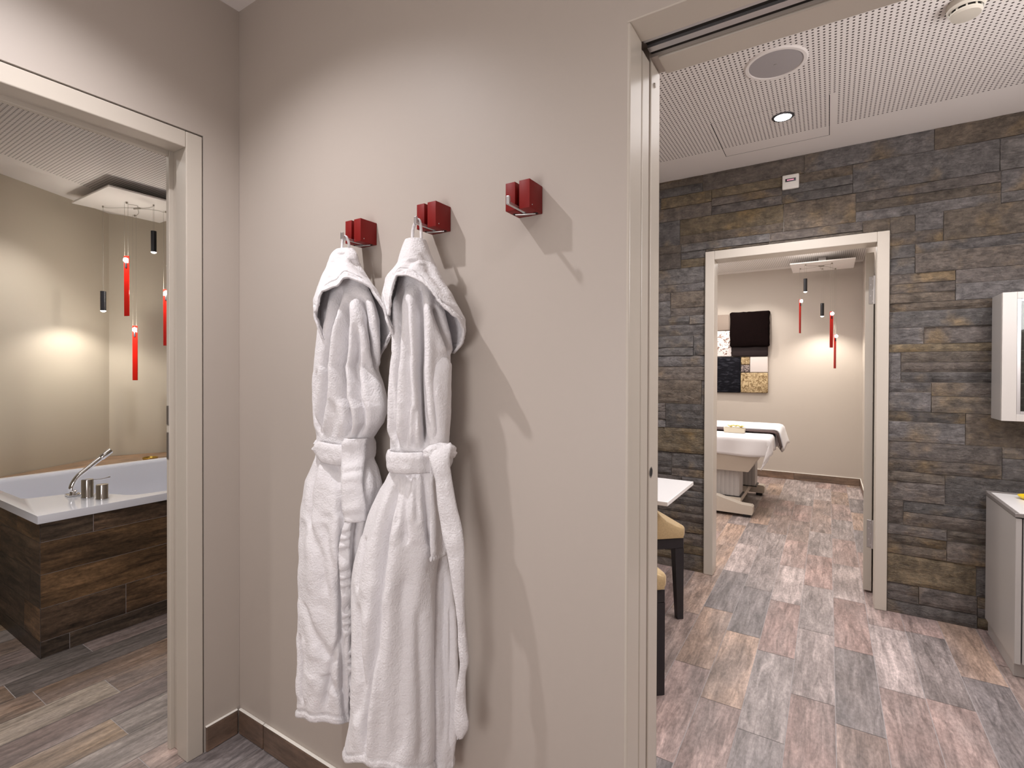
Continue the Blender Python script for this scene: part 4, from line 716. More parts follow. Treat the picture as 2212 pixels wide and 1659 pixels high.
def belt(name, rings, parent, tilt=0., twist=0., n=160, m=13, seed=0.):
    (z1, cx, cy, A, Bb), (z0, _, _, A0, B0) = rings; verts = []
    for i in range(n):
        a = 2*PI*i/n; t = tilt*math.cos(a-2.6)
        for j in range(m):
            u = j/(m-1); z = z1+(z0-z1)*u+t
            pinch = twist*math.exp(-((math.atan2(math.sin(a-PI*1.22), math.cos(a-PI*1.22)))/.45)**2)
            z = z+(0.5*(z1+z0)+t-z)*pinch
            d = .005*(1-(2*u-1)**6)-.002*(math.exp(-((u-.12)/.05)**2)+math.exp(-((u-.88)/.05)**2))+.0025*noise.fractal(Vector((a*5+seed, z*22, 1)), .8, 2., 3)
            d += .006*pinch*math.sin(PI*u*2+a*7)
            verts.append((cx+(A+d)*math.cos(a), min(cy+(Bb+d)*math.sin(a), -.007), z))
    faces = [(i*m+j, ((i+1) % n)*m+j, ((i+1) % n)*m+j+1, i*m+j+1) for i in range(n) for j in range(m-1)]
    me = bpy.data.meshes.new(name); me.from_pydata(verts, [], faces); me.materials.append(M['terry'])
    bm = bmesh.new(); bm.from_mesh(me); bmesh.ops.recalc_face_normals(bm, faces=bm.faces[:]); bm.to_mesh(me); bm.free()
    me.polygons.foreach_set('use_smooth', [True]*len(me.polygons))
    o = bpy.data.objects.new(name, me); C.objects.link(o); o.parent = parent
    s = o.modifiers.new('thickness', 'SOLIDIFY'); s.thickness = .007; s.offset = -1
    return o
def loop(parent, top, z0, halfx, base):
    bm = B(); P = smooth_path([(base[0]-halfx, base[1]-.004, z0), (base[0]-halfx*.9, base[1]-.003, z0+(top[2]-z0)*.6), (top[0]-.004, top[1], top[2]-.004), (top[0], top[1]+.001, top[2]), (top[0]+.005, top[1]+.003, top[2]-.004), (base[0]+halfx*.9, base[1]+.006, z0+(top[2]-z0)*.6), (base[0]+halfx, base[1]+.006, z0)], 8)
    tube(bm, P, .0036, 8); return obj('hanging_loop', bm, M['terry'], parent, True)

ra = thing('bathrobe', 'white hooded bathrobe on the leftmost hook, belt end hanging down its front', 'bathrobe', (0, 0, 0), 0, 'white terry bathrobes hanging on the hooks')
cloth_tube('body', ROBE_B1, ROBE_B1C, ra, 1.575, .335, nz=260, soft=.005, seed=2.3, upper=.25, crumple=.0036, csx=13., csz=10., hem=[(a, z) for a, z in ROBE_B1HEM]+[(1.2, ROBE_B1HEM[-1][1]), (2.4, ROBE_B1HEM[0][1])])
cloth_tube('hood', ROBE_H1, ROBE_H1C, ra, 1.612, 1.3, nz=130, soft=.002, nsoft=7, seed=.7, crumple=.0022, csx=16., csz=14., rim=ROBE_H1RIM+[(ROBE_H1RIM[-1][0]+.5, 1.315), (ROBE_H1RIM[-1][0]+1.2, 1.33), (ROBE_H1RIM[0][0]-.5, 1.36)], hemband=.016, off=.004)
belt('belt', ROBE_BELT1, ra, tilt=.012, twist=.75, seed=3.)
ribbon('belt_end', ROBE_TAIL1[0], ROBE_TAIL1[1], ra, n=60, ruf=.0022, rufk=26, seed=1., tuck=.010)
ribbon('front_facing', ROBE_PLACK1[0], ROBE_PLACK1[1], ra, n=150, m=7, ruf=.005, rufk=105, bow=.003, seed=2., thick=.004)
loop(ra, (.657, -.084, 1.6475), 1.606, .008, (.657, -.082))

rb_ = thing('bathrobe', 'white hooded bathrobe on the middle hook, long belt end along its right side', 'bathrobe', (0, 0, 0), 0, 'white terry bathrobes hanging on the hooks')
cloth_tube('body', ROBE_B2, ROBE_B2C, rb_, 1.545, .30, nz=260, soft=.003, upper=.4, seed=5.1, crumple=.0022, csx=14., csz=5., hem=[(a, z) for a, z in ROBE_B2HEM]+[(1.2, .305), (2.4, .31)])
cloth_tube('back_panel', ROBE_K2, ROBE_K2C, rb_, 1.05, .325, nph=120, nz=140, soft=.002, seed=1.1, crumple=.0018, csx=14., csz=5., wallgap=.005)
cloth_tube('hood', ROBE_H2, ROBE_H2C, rb_, 1.602, 1.3, nz=130, soft=.0015, nsoft=7, seed=3.9, crumple=.0018, csx=16., csz=14., rim=ROBE_H2RIM+[(ROBE_H2RIM[-1][0]+.35, 1.325), (ROBE_H2RIM[-1][0]+1.2, 1.33), (ROBE_H2RIM[0][0]-.5, 1.37)], hemband=.018, off=.004)
cloth_tube('sleeve', ROBE_S2, ROBE_S2C, rb_, 1.315, .85, nph=90, nz=130, soft=.001, seed=8., crumple=.0012, csx=14., csz=7., hemband=.012)
belt('belt', ROBE_BELT2, rb_, tilt=-.002, seed=7.)
ribbon('belt_end', ROBE_TAIL2[0], ROBE_TAIL2[1], rb_, n=120, ruf=.0012, rufk=26, seed=4., tuck=.022, bow=.006)
bm = B(); bmesh.ops.create_uvsphere(bm, u_segments=32, v_segments=20, radius=1.)
for v in bm.verts:
    d = v.co.normalized(); k = 1+.10*noise.fractal(d*2.2, .8, 2., 3)-.10*math.exp(-((d.z-.25*d.x)/.12)**2)
    v.co = Vector((d.x*.027*k, d.y*.040*k, d.z*.0225*k))
bmesh.ops.transform(bm, matrix=Matrix.Translation((1.018, -.112, 1.098)) @ Matrix.Rotation(-.55, 4, 'Z'), verts=bm.verts[:]); obj('belt_knot', bm, M['terry'], rb_, 'all')
loop(rb_, (.922, -.086, 1.6505), 1.592, .010, (.918, -.084))
ra['label'] = ra['label']

# ------------------------------------------------------------------ bathroom: tub with panel, taps, deck
def tile_panel(bm, tones, seeds, rows, u0, u1, put, rs, first=None, Lt=.61):
    for zi, (z0, z1) in enumerate(rows):
        cuts = [u0]; c = (first or {}).get(zi, u0+rs.uniform(.1, Lt))
        while c < u1: cuts.append(c); c += Lt
        cuts.append(u1)
        for a, b in zip(cuts, cuts[1:]):
            g = .001; put(a+g, b-g, z0+g, z1-g)
            t = lin(*rs.choice([(136, 106, 78), (122, 97, 74), (100, 84, 70), (132, 102, 72), (88, 75, 64), (114, 92, 74)])); tones.append(t); seeds.append((rs.uniform(0, 60), rs.uniform(0, 60), rs.uniform(0, 60)))
TX0, TX1, TY0, TY1 = -2.415, -1.185, -.228, 1.62
t = thing('bathtub', 'large white rectangular bathtub clad in dark wood-look tiles behind the left doorway', 'bathtub', (0, 0, 0))
rs = random.Random(3)
ROWS = [(.002, .076), (.076, .224), (.224, .374), (.374, .519), (.519, .603)]
bm = B(); tn = []; sd = []
box(bm, TX1-.014, TY0+.010, 0.001, TX1-.0015, TY1, .602, mi=1); box(bm, TX0, TY0+.0075, 0.001, TX1-.015, TY0+.018, .602, mi=1); box(bm, TX0, TY1-.012, .001, TX1-.015, TY1, .602, mi=1)
tn += [(.05, .04, .03)]*18; sd += [(0, 0, 0)]*18
tile_panel(bm, tn, sd, ROWS, TY0+.006, TY1, lambda a, b, c, d: quad(bm, (TX1, a, c), (TX1, b, c), (TX1, b, d), (TX1, a, d)), rs, {0: -.12, 1: .10, 2: .52, 3: .45, 4: -.03})
o = obj('side_panel', bm, [M['panel_y'], M['grout']], t); face_attrs(o, tn, sd)
bm = B(); tn = []; sd = []
tile_panel(bm, tn, sd, ROWS, TX0, TX1-.001, lambda a, b, c, d: quad(bm, (a, TY0+.006, c), (b, TY0+.006, c), (b, TY0+.006, d), (a, TY0+.006, d)), rs, {0: -1.72, 1: -1.40, 2: -1.32, 3: -1.75, 4: -1.5})
o = obj('end_panel', bm, [M['panel_x']], t); face_attrs(o, tn, sd)
# acrylic shell: lip, flat deck, basin
bm = B()
inner = [(-2.375, -.172), (-1.66, -.168), (-1.632, -.150), (-1.592, -.02), (-1.54, .045), (-1.42, .108), (-1.30, .150), (-1.262, .19), (-1.240, .30), (-1.236, 1.40), (-1.28, 1.55), (-2.375, 1.57)]
def ring_at(pts, z): return [bm.verts.new((x, y, z)) for x, y in pts]
def shrink(pts, s, c=(-1.85, .68)): return [(c[0]+(x-c[0])*s, c[1]+(y-c[1])*s) for x, y in pts]
n = len(inner)
lv = [ring_at(inner, .6405), ring_at(shrink(inner, .993), .636), ring_at(shrink(inner, .982), .615), ring_at(shrink(inner, .94), .48), ring_at(shrink(inner, .88), .26), ring_at(shrink(inner, .80), .20)]
for a, b in zip(lv, lv[1:]):
    for i in range(n): bm.faces.new((a[i], a[(i+1) % n], b[(i+1) % n], b[i]))
bm.faces.new(lv[-1])
OX0, OX1, OY0, OY1 = TX0, TX1+.004, TY0-.004, TY1
outer = [(OX0, OY0), (OX1-.004, OY0), (OX1, OY0+.004), (OX1, OY1), (OX0, OY1)]
ov = ring_at(outer, .6405); ov2 = ring_at([(OX0, OY0), (OX1-.002, OY0), (OX1+.001, OY0+.002), (OX1+.001, OY1), (OX0, OY1)], .6385); ov3 = ring_at([(OX0, OY0), (OX1-.002, OY0), (OX1+.001, OY0+.002), (OX1+.001, OY1), (OX0, OY1)], .604)
ov4 = ring_at(shrink(outer, .97), .6035)
m = len(outer)
for a, b in ((ov, ov2), (ov2, ov3), (ov3, ov4)):
    for i in range(m): bm.faces.new((a[i], b[i], b[(i+1) % m], a[(i+1) % m]))
# flat deck between outer and inner outlines
eo = [bm.edges.get((ov[i], ov[(i+1) % m])) for i in range(m)]; ei = [bm.edges.get((lv[0][i], lv[0][(i+1) % n])) for i in range(n)]
bmesh.ops.triangle_fill(bm, use_beauty=True, use_dissolve=False, edges=eo+ei)
o = obj('tub_shell', bm, M['acrylic'], t, True)
# wooden ledge between tub and bay walls
bm = B(); tn = []; sd = []
ledge = [(TX0-.002, -.22), (TX0-.002, 1.62), (-2.52, 1.62), (-2.66, 1.80), (BC[0]+.004, BC[1]), (-2.62, -.22)]
prism(bm, [(TX0-.003, -.22), (TX0-.003, 1.62), (-2.425-.27, 1.62), (BC[0]+.012, BC[1]), (-2.617, -.22)], 0.001, .60, mi=0)
for f in bm.faces: tn.append(lin(150, 118, 92)); sd.append((3, 4, 5))
t2 = obj('tub_ledge', bm, [M['deck']]); tag(t2, 'wood-look ledge filling the corner behind the bathtub', 'ledge'); face_attrs(t2, tn, sd)
t = thing('candle_dish', 'small brass dish on the ledge behind the bathtub', 'dish', (-2.63, .80, .60))
bm = B(); lathe(bm, [(.022, 0), (.045, .006), (.052, .022), (.049, .024), (.042, .010), (.002, .008)], 28); obj('bowl', bm, M['gold'], t, True)

t = thing('tub_faucet', 'chrome three-piece bath mixer with curved hand shower on the white tub deck', 'faucet', (0, 0, 0))
dz = .6412
bm = B(); tube(bm, smooth_path([(-1.518, -.008, dz+.018), (-1.518, -.011, .682), (-1.518, -.001, .710), (-1.518, .017, .737), (-1.518, .048, .764), (-1.518, .088, .798), (-1.518, .118, .822)], 8), .0125, 16)
sh = obj('hand_shower', bm, M['chrome'], t, True)
bm = B(); tube(bm, [(-1.518, .112, .817), (-1.518, .116, .8203), (-1.518, .154, .851), (-1.518, .157, .853)], [.0125, .0155, .0160, .0145], 20); obj('spray_head', bm, M['chrome'], sh, True)
bm = B(); box(bm, -1.546, -.032, dz, -1.490, .024, dz+.010, .002, 2); lathe(bm, [(.018, dz+.010), (.017, dz+.022), (.0115, dz+.026)], 24, (-1.518, -.004, 0)); obj('shower_base', bm, M['chrome'], t, True)
def valve(cx, cy, h):
    bm = B(); lathe(bm, [(.027, dz), (.027, dz+.003), (.0255, dz+.006), (.0255, dz+h-.004), (.024, dz+h), (.002, dz+h+.001)], 32, (cx, cy, 0)); return bm
v1 = obj('mixer_valve', valve(-1.416, .022, .090), M['chrome'], t, True)
bm = B(); tube(bm, [(-1.416, .046, dz+.084), (-1.416, .075, dz+.081), (-1.416, .112, dz+.084)], [.0028, .0026, .0032], 10); lathe(bm, [(.002, -.005), (.005, -.003), (.005, .003), (.002, .005)], 12, (-1.416, .114, dz+.085), 'y'); obj('lever', bm, M['chrome'], v1, True)
v2 = obj('diverter_valve', valve(-1.318, .050, .072), M['chrome'], t, True)

# ------------------------------------------------------------------ pendant clusters
def pendant_cluster(label, x0, x1, y0, y1, zc, blacks, reds, hub):
    """ceiling plate with wires; blacks: (x,y,ztop,zbot); reds: (x,y,ztop,zbulb,zbot,angle)"""
    t = thing('pendant_lamp', label, 'pendant lamp', (0, 0, 0))
    bm = B(); box(bm, x0, y0, zc, x1, y1, zc+.012, .0015, 1); obj('ceiling_plate', bm, M['ceil'], t)
    bm = B(); box(bm, x0+.26, y0+.25, zc+.012, x1-.26, y1-.25, H-.0005); obj('mount_box', bm, M['steel'], t)
    bm = B()
    ends = [(q[0], q[1]) for q in blacks]+[(q[0], q[1]) for q in reds]
    for i, (x, y) in enumerate(ends):
        mx, my = (x+hub[0])/2+.02*(-1)**i, (y+hub[1])/2+.025
        tube(bm, smooth_path([(x, y, zc-.002), (x+.2*(mx-x), y+.2*(my-y), zc-.012), (mx, my, zc-.004), (hub[0], hub[1], zc-.006)], 6), .0014, 6)
    tube(bm, [(hub[0]-.03, hub[1]-.01, zc-.007), (hub[0]+.02, hub[1]+.01, zc-.007)], .005, 8)
    obj('plate_wire', bm, M['cable'], t, True)
    for (x, y, zt, zb) in blacks:
        bm = B(); lathe(bm, [(.0165, zb+.003), (.0175, zb), (.0178, zt-.001), (.0165, zt), (.002, zt)], 24, (x, y, 0)); s = obj('spot_cylinder', bm, M['black'], t, True)
        bm = B(); lathe(bm, [(.0165, zb-.001), (.0172, zb-.004), (.009, zb-.010), (.001, zb-.012)], 24, (x, y, 0)); obj('lit_lens', bm, M['reflector'], s, True)
        bm = B()
        for dx in (-.008, .008): tube(bm, [(x+dx, y, zt), (x+dx, y, zc)], .0007, 5)
        lathe(bm, [(.005, zc), (.005, zc-.010), (.003, zc-.012)], 10, (x, y, 0)); obj('cable', bm, M['cable'], s)
    for (x, y, zt, zm, zb, a) in reds:
        rot = Matrix.Translation((x, y, 0)) @ Matrix.Rotation(a, 4, 'Z')
        bm = B(); box(bm, -.017, -.0035, zb, .017, .0035, zt, .0015, 1); bmesh.ops.transform(bm, matrix=rot, verts=bm.verts[:]); s = obj('red_strip', bm, M['red_glass'], t)
        bm = B(); bmesh.ops.create_uvsphere(bm, u_segments=16, v_segments=10, radius=.0135); bmesh.ops.scale(bm, vec=(1, 1, 1.25), verts=bm.verts[:]); bmesh.ops.transform(bm, matrix=rot @ Matrix.Translation((.002, -.014, zm)), verts=bm.verts[:]); obj('bulb', bm, M['bulb'], s, True)
        bm = B(); box(bm, -.006, -.010, zm-.055, .006, -.003, zm-.018, .001, 1); bmesh.ops.transform(bm, matrix=rot, verts=bm.verts[:]); obj('lamp_socket', bm, M['black'], s)
        bm = B()
        for dx in (-.014, .010): tube(bm, [(x+dx*math.cos(a), y+dx*math.sin(a), zt), (x+dx*math.cos(a), y+dx*math.sin(a), zc)], .0009, 5)
        lathe(bm, [(.006, zc), (.006, zc-.012), (.003, zc-.014)], 10, (x, y, 0)); obj('cable', bm, M['cable'], s)
    return t
# plate runs along x and y; each strip is turned towards the viewer differently
pendant_cluster('pendant cluster of black spots and red glass strips above the bathtub', -2.82, -2.195, .388, .95, 2.48,
    [(-2.70, .531, 1.862, 1.722), (-2.351, .711, 2.290, 2.140)],
    [(-2.449, .582, 2.098, 2.066, 1.672, .62), (-2.743, .746, 1.631, 1.600, 1.212, .80), (-2.44, .828, 1.895, 1.868, 1.474, 1.15)], (-2.53, .68))
pendant_cluster('pendant cluster of black spots and red glass strips above the massage bed', 1.409, 1.997, 5.20, 5.745, 2.45,
    [(1.552, 5.277, 2.299, 2.160), (1.705, 5.60, 2.062, 1.920)],
    [(1.496, 5.471, 2.105, 2.085, 1.728, 1.15), (1.792, 5.315, 1.935, 1.912, 1.554, .55), (1.828, 5.66, 1.715, 1.695, 1.337, .95)], (1.70, 5.42))
LE = dict(l1=62, l2=24, hall=6, globe=31, s1=38, s2=40, salon=16, sglobe=32, f1=60, f2=36, f3=30, far=38, fglobe=40, b1=14, b2=75, b3=48, bulb=2.4, bath=7)
VT, EXPO = 'Standard', 0.0
# ------------------------------------------------------------------ salon: table, chairs, cabinets, sensor
t = thing('side_table', 'white rectangular table top jutting out beside the sliding door', 'table', (0, 0, 0))
bm = B(); box(bm, .012, 1.128, .722, 1.203, 1.606, .740, .002, 2); obj('table_top', bm, M['counter'], t)
bm = B(); box(bm, .06, 1.20, .0015, .10, 1.54, .722, .002, 1); box(bm, .015, 1.16, .0015, .42, 1.575, .016, .002, 1); obj('pedestal', bm, M['cab'], t)

def make_chair(label, loc, rz):
    t = thing('upholstered_chair', label, 'chair', loc, rz, 'beige tub chairs on black legs in the salon')
    # local frame: +x is the front of the chair
    bm = B(); box(bm, -.22, -.222, .425, .222, .222, .492, .022, 4); obj('seat', bm, M['beige_fabric'], t, True)
    # wrap-round shell: low at the front, rising in a curve to the back
    prof = [(.205, .482), (.16, .496), (.115, .520), (.075, .556), (.045, .600), (.020, .650), (.0, .690), (-.03, .706), (-.23, .712)]
    bm = B(); N = len(prof); path = []
    for (x, z) in prof: path.append((x, -.212, z))
    plan = [(x, -.212, z) for x, z in prof]+[(-.262, -.18, .716), (-.275, 0, .718), (-.262, .18, .716)]+[(x, .212, z) for x, z in prof[::-1]]
    rows = []
    for i, (x, y, z) in enumerate(plan):
        a = Vector(plan[max(i-1, 0)]); b_ = Vector(plan[min(i+1, len(plan)-1)]); d = (b_-a); d.z = 0; d.normalize(); nr = Vector((d.y, -d.x, 0))   # outward
        p = Vector((x, y, 0)); th = .026
        rows.append([bm.verts.new((p+nr*u*th)+Vector((0, 0, h))) for u, h in ((.5, .43), (.62, z-.02), (.35, z-.004), (0, z), (-.35, z-.004), (-.62, z-.02), (-.5, .43))])
    for a, b_ in zip(rows, rows[1:]):
        for k in range(7): bm.faces.new((a[k], b_[k], b_[(k+1) % 7], a[(k+1) % 7]))
    bm.faces.new(rows[0]); bm.faces.new(rows[-1][::-1]); obj('backrest', bm, M['beige_fabric'], t, True)
    bm = B(); box(bm, -.21, -.212, .372, .214, .212, .425, .002, 1); obj('apron', bm, M['black_wood'], t)
    for sx in (1, -1):
        for sy in (-1, 1):
            bm = B(); s0, s1 = .024, .016; vs = []
            for z, s, dx in ((.372, s0, 0), (.0015, s1, .010)):
                cx = sx*(.19+dx); cy = sy*(.188+dx*.4); vs.append([bm.verts.new((cx+a*s, cy+b_*s, z)) for a, b_ in ((-1, -1), (1, -1), (1, 1), (-1, 1))])
            for i in range(4): bm.faces.new((vs[0][i], vs[0][(i+1) % 4], vs[1][(i+1) % 4], vs[1][i]))
            bm.faces.new(vs[0]); bm.faces.new(vs[1][::-1]); obj('leg', bm, M['black_wood'], t)
    return t
make_chair('beige upholstered chair with black legs beyond the white table, against the slate wall', (.838, 1.700, 0), math.radians(42))
c2 = make_chair('beige chair with black leg just behind the sliding door edge, nearest the camera', (.926, 1.022, 0), math.radians(42))

CX = 2.433
t = thing('base_cabinet', 'grey lacquered base cabinet on a plinth against the slate wall', 'cabinet', (0, 0, 0))
bm = B(); box(bm, CX, 1.884, .074, CX+.019, 2.350, .681, .001, 1); box(bm, 3.43, 1.884, .074, 3.45, 2.350, .681, .001, 1); box(bm, CX+.019, 1.91, .074, 3.43, 2.350, .09); box(bm, CX+.019, 2.33, .09, 3.43, 2.350, .68); obj('carcass', bm, M['cab'], t)
for a, b_ in ((CX+.0235, 2.94), (2.944, 3.448)):
    bm = B(); box(bm, a, 1.884, .076, b_, 1.904, .680, .001, 1); d = obj('door', bm, M['cab'], t)
    bm = B(); box(bm, a+.02, 1.878, .664, b_-.02, 1.884, .672, .0008, 1); obj('finger_pull', bm, M['alu'], d)
bm = B(); box(bm, CX+.010, 1.935, .0012, 3.44, 2.345, .074, .001, 1); obj('plinth', bm, M['cab'], t)
t = thing('worktop', 'thin white worktop with grey edge on the base cabinet', 'worktop', (0, 0, 0))
bm = B(); box(bm, CX-.004, 1.878, .686, 3.455, 2.350, .7025, .001, 1); obj('slab', bm, M['counter_edge'], t)
bm = B(); box(bm, CX+.011, 1.8815, .7025, 3.44, 2.318, .7035); obj('white_surface', bm, M['counter'], t)
bm = B(); box(bm, CX-.004, 2.325, .7025, 3.455, 2.350, .7065, .001, 1); obj('rear_edge', bm, M['counter_edge'], t)
t = thing('yellow_dish', 'yellow oval dish on the white worktop at the picture edge', 'dish', (2.585, 2.215, .7036))
bm = B(); lathe(bm, [(.045, 0), (.062, .005), (.072, .017), (.070, .019), (.058, .008), (.002, .006)], 32); bmesh.ops.scale(bm, vec=(1.0, .72, 1), verts=bm.verts[:]); obj('dish_body', bm, M['yellow'], t, True)

UX, UY, UZ0, UZ1, UX1 = 2.4475, 2.1755, 1.064, 1.656, 2.95
t = thing('wall_cabinet', 'white glass-fronted wall cabinet hung on the slate above the worktop', 'cabinet', (0, 0, 0))
bm = B(); box(bm, UX, UY+.020, UZ0, UX+.018, 2.350, UZ1, .001, 1); box(bm, UX1-.018, UY+.020, UZ0, UX1, 2.350, UZ1, .001, 1); box(bm, UX+.018, UY+.020, UZ0, UX1-.018, 2.350, UZ0+.018); box(bm, UX+.018, UY+.020, UZ1-.018, UX1-.018, 2.350, UZ1); obj('carcass', bm, M['cab'], t)
bm = B(); fw = .050
box(bm, UX, UY, UZ0, UX+fw, UY+.019, UZ1, .0012, 2); box(bm, UX1-fw, UY, UZ0, UX1, UY+.019, UZ1, .0012, 2); box(bm, UX+fw, UY, UZ0, UX1-fw, UY+.019, UZ0+.032, .0012, 2); box(bm, UX+fw, UY, UZ1-.032, UX1-fw, UY+.019, UZ1, .0012, 2)
d = obj('door', bm, M['cab_white'], t)
bm = B(); a0, a1, z0, z1 = UX+fw, UX1-fw, UZ0+.032, UZ1-.032; aw = .014
box(bm, a0, UY+.001, z0, a0+aw, UY+.016, z1, .001, 1); box(bm, a1-aw, UY+.001, z0, a1, UY+.016, z1, .001, 1); box(bm, a0+aw, UY+.001, z0, a1-aw, UY+.016, z0+aw, .001, 1); box(bm, a0+aw, UY+.001, z1-aw, a1-aw, UY+.016, z1, .001, 1); obj('aluminium_frame', bm, M['alu'], d)
bm = B(); box(bm, a0+aw, UY+.006, z0+aw, a1-aw, UY+.010, z1-aw); obj('glass_pane', bm, M['glass'], d)
bm = B(); box(bm, UX+.019, UY+.03, 1.343, UX1-.019, 2.345, 1.349); obj('glass_shelf', bm, M['shelf_glass'], t)
t = thing('glass_tumbler', 'clear glass tumbler on the floor of the wall cabinet', 'glass', (2.548, 2.26, UZ0+.0185))
bm = B(); lathe(bm, [(.026, 0), (.032, .05), (.030, .05), (.024, .006), (.002, .005)], 24); obj('tumbler_body', bm, M['glass'], t, True)

t = thing('wall_sensor', 'small square white sensor with dark lit window high on the slate wall', 'sensor', (1.574, 2.372, 2.399))
bm = B(); box(bm, -.043, -.014, -.042, .043, .004, .042, .006, 3); obj('housing', bm, M['plastic'], t, True)
bm = B(); box(bm, -.027, -.0150, .000, .027, -.0138, .018); obj('window', bm, M['sensor_dark'], t)
bm = B(); box(bm, -.018, -.0156, .007, .017, -.0149, .0125); obj('display', bm, M['sensor_glow'], t)

# ------------------------------------------------------------------ treatment room: bed, linen, bowl, fabric wall panel
t = thing('massage_bed', 'off-white electric massage bed on lift columns in the far treatment room', 'massage bed', (0, 0, 0))
bm = B()
for y0, y1 in ((3.885, 3.985), (4.845, 4.945)):
    M4 = Matrix(((1, 0, 0, 0), (0, 0, -1, y1), (0, 1, 0, 0), (0, 0, 0, 1)))
    prism(bm, [(-.55, .028), (1.205, .028), (1.212, .045), (1.212, .095), (1.20, .108), (1.12, .112), (1.02, .138), (.92, .165), (.80, .178), (-.30, .178), (-.55, .12)], 0, y1-y0, 0, None)
    vs = bm.verts[-22:]; bmesh.ops.transform(bm, matrix=M4, verts=vs)
prism(bm, [(-.4, 3.985), (1.10, 3.985), (1.10, 4.845), (-.4, 4.845)], .10, .142)
obj('base', bm, M['bed_body'], t)
for y0, y1 in ((3.90, 3.97), (4.86, 4.93)):
    for x0 in (1.13, -.5):
        bm = B(); box(bm, x0, y0, .0015, x0+.06, y1, .028); obj('foot', bm, M['black'], t)
for (x0, x1, y0, y1) in ((.55, 1.085, 4.03, 4.26), (.70, 1.155, 4.58, 4.78)):
    bm = B()
    w = (x1-x0)/14
    box(bm, x0, y0+.004, .142, x1-.004, y1, .41)
    for i in range(14): box(bm, x0+i*w, y0, .142, x0+i*w+w*.62, y0+.0042, .41)
    col = obj('lift_column', bm, M['bed_column'], t)
    bm = B(); box(bm, x0, y0-.006, .142, x1+.012, y0+.004, .150); box(bm, x1-.004, y0, .142, x1+.012, y1, .150); obj('column_gasket', bm, M['black'], col)
bm = B()
lo_ = [bm.verts.new(p) for p in ((-.6, 3.96, .392), (1.165, 3.96, .392), (1.165, 4.88, .392), (-.6, 4.88, .392))]; hi_ = [bm.verts.new(p) for p in ((-.66, 3.915, .575), (1.27, 3.915, .575), (1.27, 4.93, .575), (-.66, 4.93, .575))]
bm.faces.new(lo_[::-1]); bm.faces.new(hi_)
for i in range(4): bm.faces.new((lo_[i], lo_[(i+1) % 4], hi_[(i+1) % 4], hi_[i]))
obj('underframe', bm, M['bed_body'], t)
bm = B(); box(bm, -.66, 3.91, .576, 1.335, 4.94, .708, .03, 3); obj('mattress', bm, M['bed_body'], t, True)
bm = B(); tube(bm, [(1.30, 4.55, .60), (1.36, 4.58, .57), (1.395, 4.59, .515)], .012, 8); obj('lever', bm, M['steel'], t, True)

def cloth_grid(name, fn, nu, nv, mat, label, cat, thick=.004, group=None):
    verts = [tuple(fn(i/(nu-1), j/(nv-1))) for i in range(nu) for j in range(nv)]
    faces = [(i*nv+j, (i+1)*nv+j, (i+1)*nv+j+1, i*nv+j+1) for i in range(nu-1) for j in range(nv-1)]
    me = bpy.data.meshes.new(name); me.from_pydata(verts, [], faces); me.materials.append(mat)
    bm = bmesh.new(); bm.from_mesh(me); bmesh.ops.recalc_face_normals(bm, faces=bm.faces[:]); bm.to_mesh(me); bm.free()
    me.polygons.foreach_set('use_smooth', [True]*len(me.polygons))
    o = bpy.data.objects.new(name, me); C.objects.link(o)
    s = o.modifiers.new('thickness', 'SOLIDIFY'); s.thickness = thick; s.offset = 0
    return tag(o, label, cat, group)
def drape(s, edge, top, r=.03):
    """arc-length s past an edge: returns (along, z) following a rounded edge then hanging"""
    if s <= edge-r: return s, top
    q = s-(edge-r); arc = r*PI/2
    if q < arc: return edge-r+r*math.sin(q/r), top-r+r*math.cos(q/r)
    return edge, top-r-(q-arc)
def sheet_fn(u, v):
    # u along the bed (x), v across (y): front hem hangs, right end hangs and its corner droops to a point
    sx = -.64+u*(1.35+.64+.13); sy = v*(1.04+.17)          # sy measured from the far side towards the viewer
    x, zx = drape(sx, 1.350, .716); yy, zy = drape(sy, 1.055, .716); y = 4.955-yy
    z = .716-((.716-zx)+(.716-zy))
    if zx < .70 and zy < .70:
        k = min((.716-zx), (.716-zy)); x -= k*.55; y += -k*.05+.02*k; z += k*.15
    if zy < .69: y -= .012*math.sin(x*17)*min(1, (.69-zy)*9); z += .010*math.sin(x*9+1)*(.69-zy)*6
    if zx < .69: x += .010*math.sin(y*21)*min(1, (.69-zx)*9)
    z += .0015*noise.noise(Vector((x*6, y*6, 0)))
    return x, y, z
cloth_grid('bed_sheet', sheet_fn, 90, 60, M['sheet'], 'white sheet hanging over the near side of the massage bed', 'sheet')
def towel_fn(u, v):
    sx = -.60+u*(1.385+.60+.17); y = 4.985-v*.585
    x, z = drape(sx, 1.385, .748+.008*math.sin(v*4), .05)
    if z < .70: x += .045*(.70-z)/.15*(1-.3*v); y += .02*math.sin(u*6)
    z += .004*noise.noise(Vector((x*5, y*5, 2)))+.012*(1-abs(2*v-1))
    return x, y, z
cloth_grid('folded_towel', towel_fn, 80, 24, M['sheet'], 'thick folded white towel lying over the far half of the massage bed', 'towel', .012)
def runner_fn(u, v):
    sx = -.55+u*(1.378+.55+.13); y = 4.385-v*.165
    x, z = drape(sx, 1.378, .735, .045)
    if z < .69: x += .03*(.69-z)/.12
    z += .003*math.sin(v*7+x*3)
    return x, y, z
cloth_grid('bed_runner', runner_fn, 80, 12, M['brown_cloth'], 'dark brown cloth runner along the white massage bed', 'runner', .006)
t = thing('flower_bowl', 'beige oblong bowl of pale yellow flowers on the massage bed', 'bowl', (1.020, 4.16, .7205))
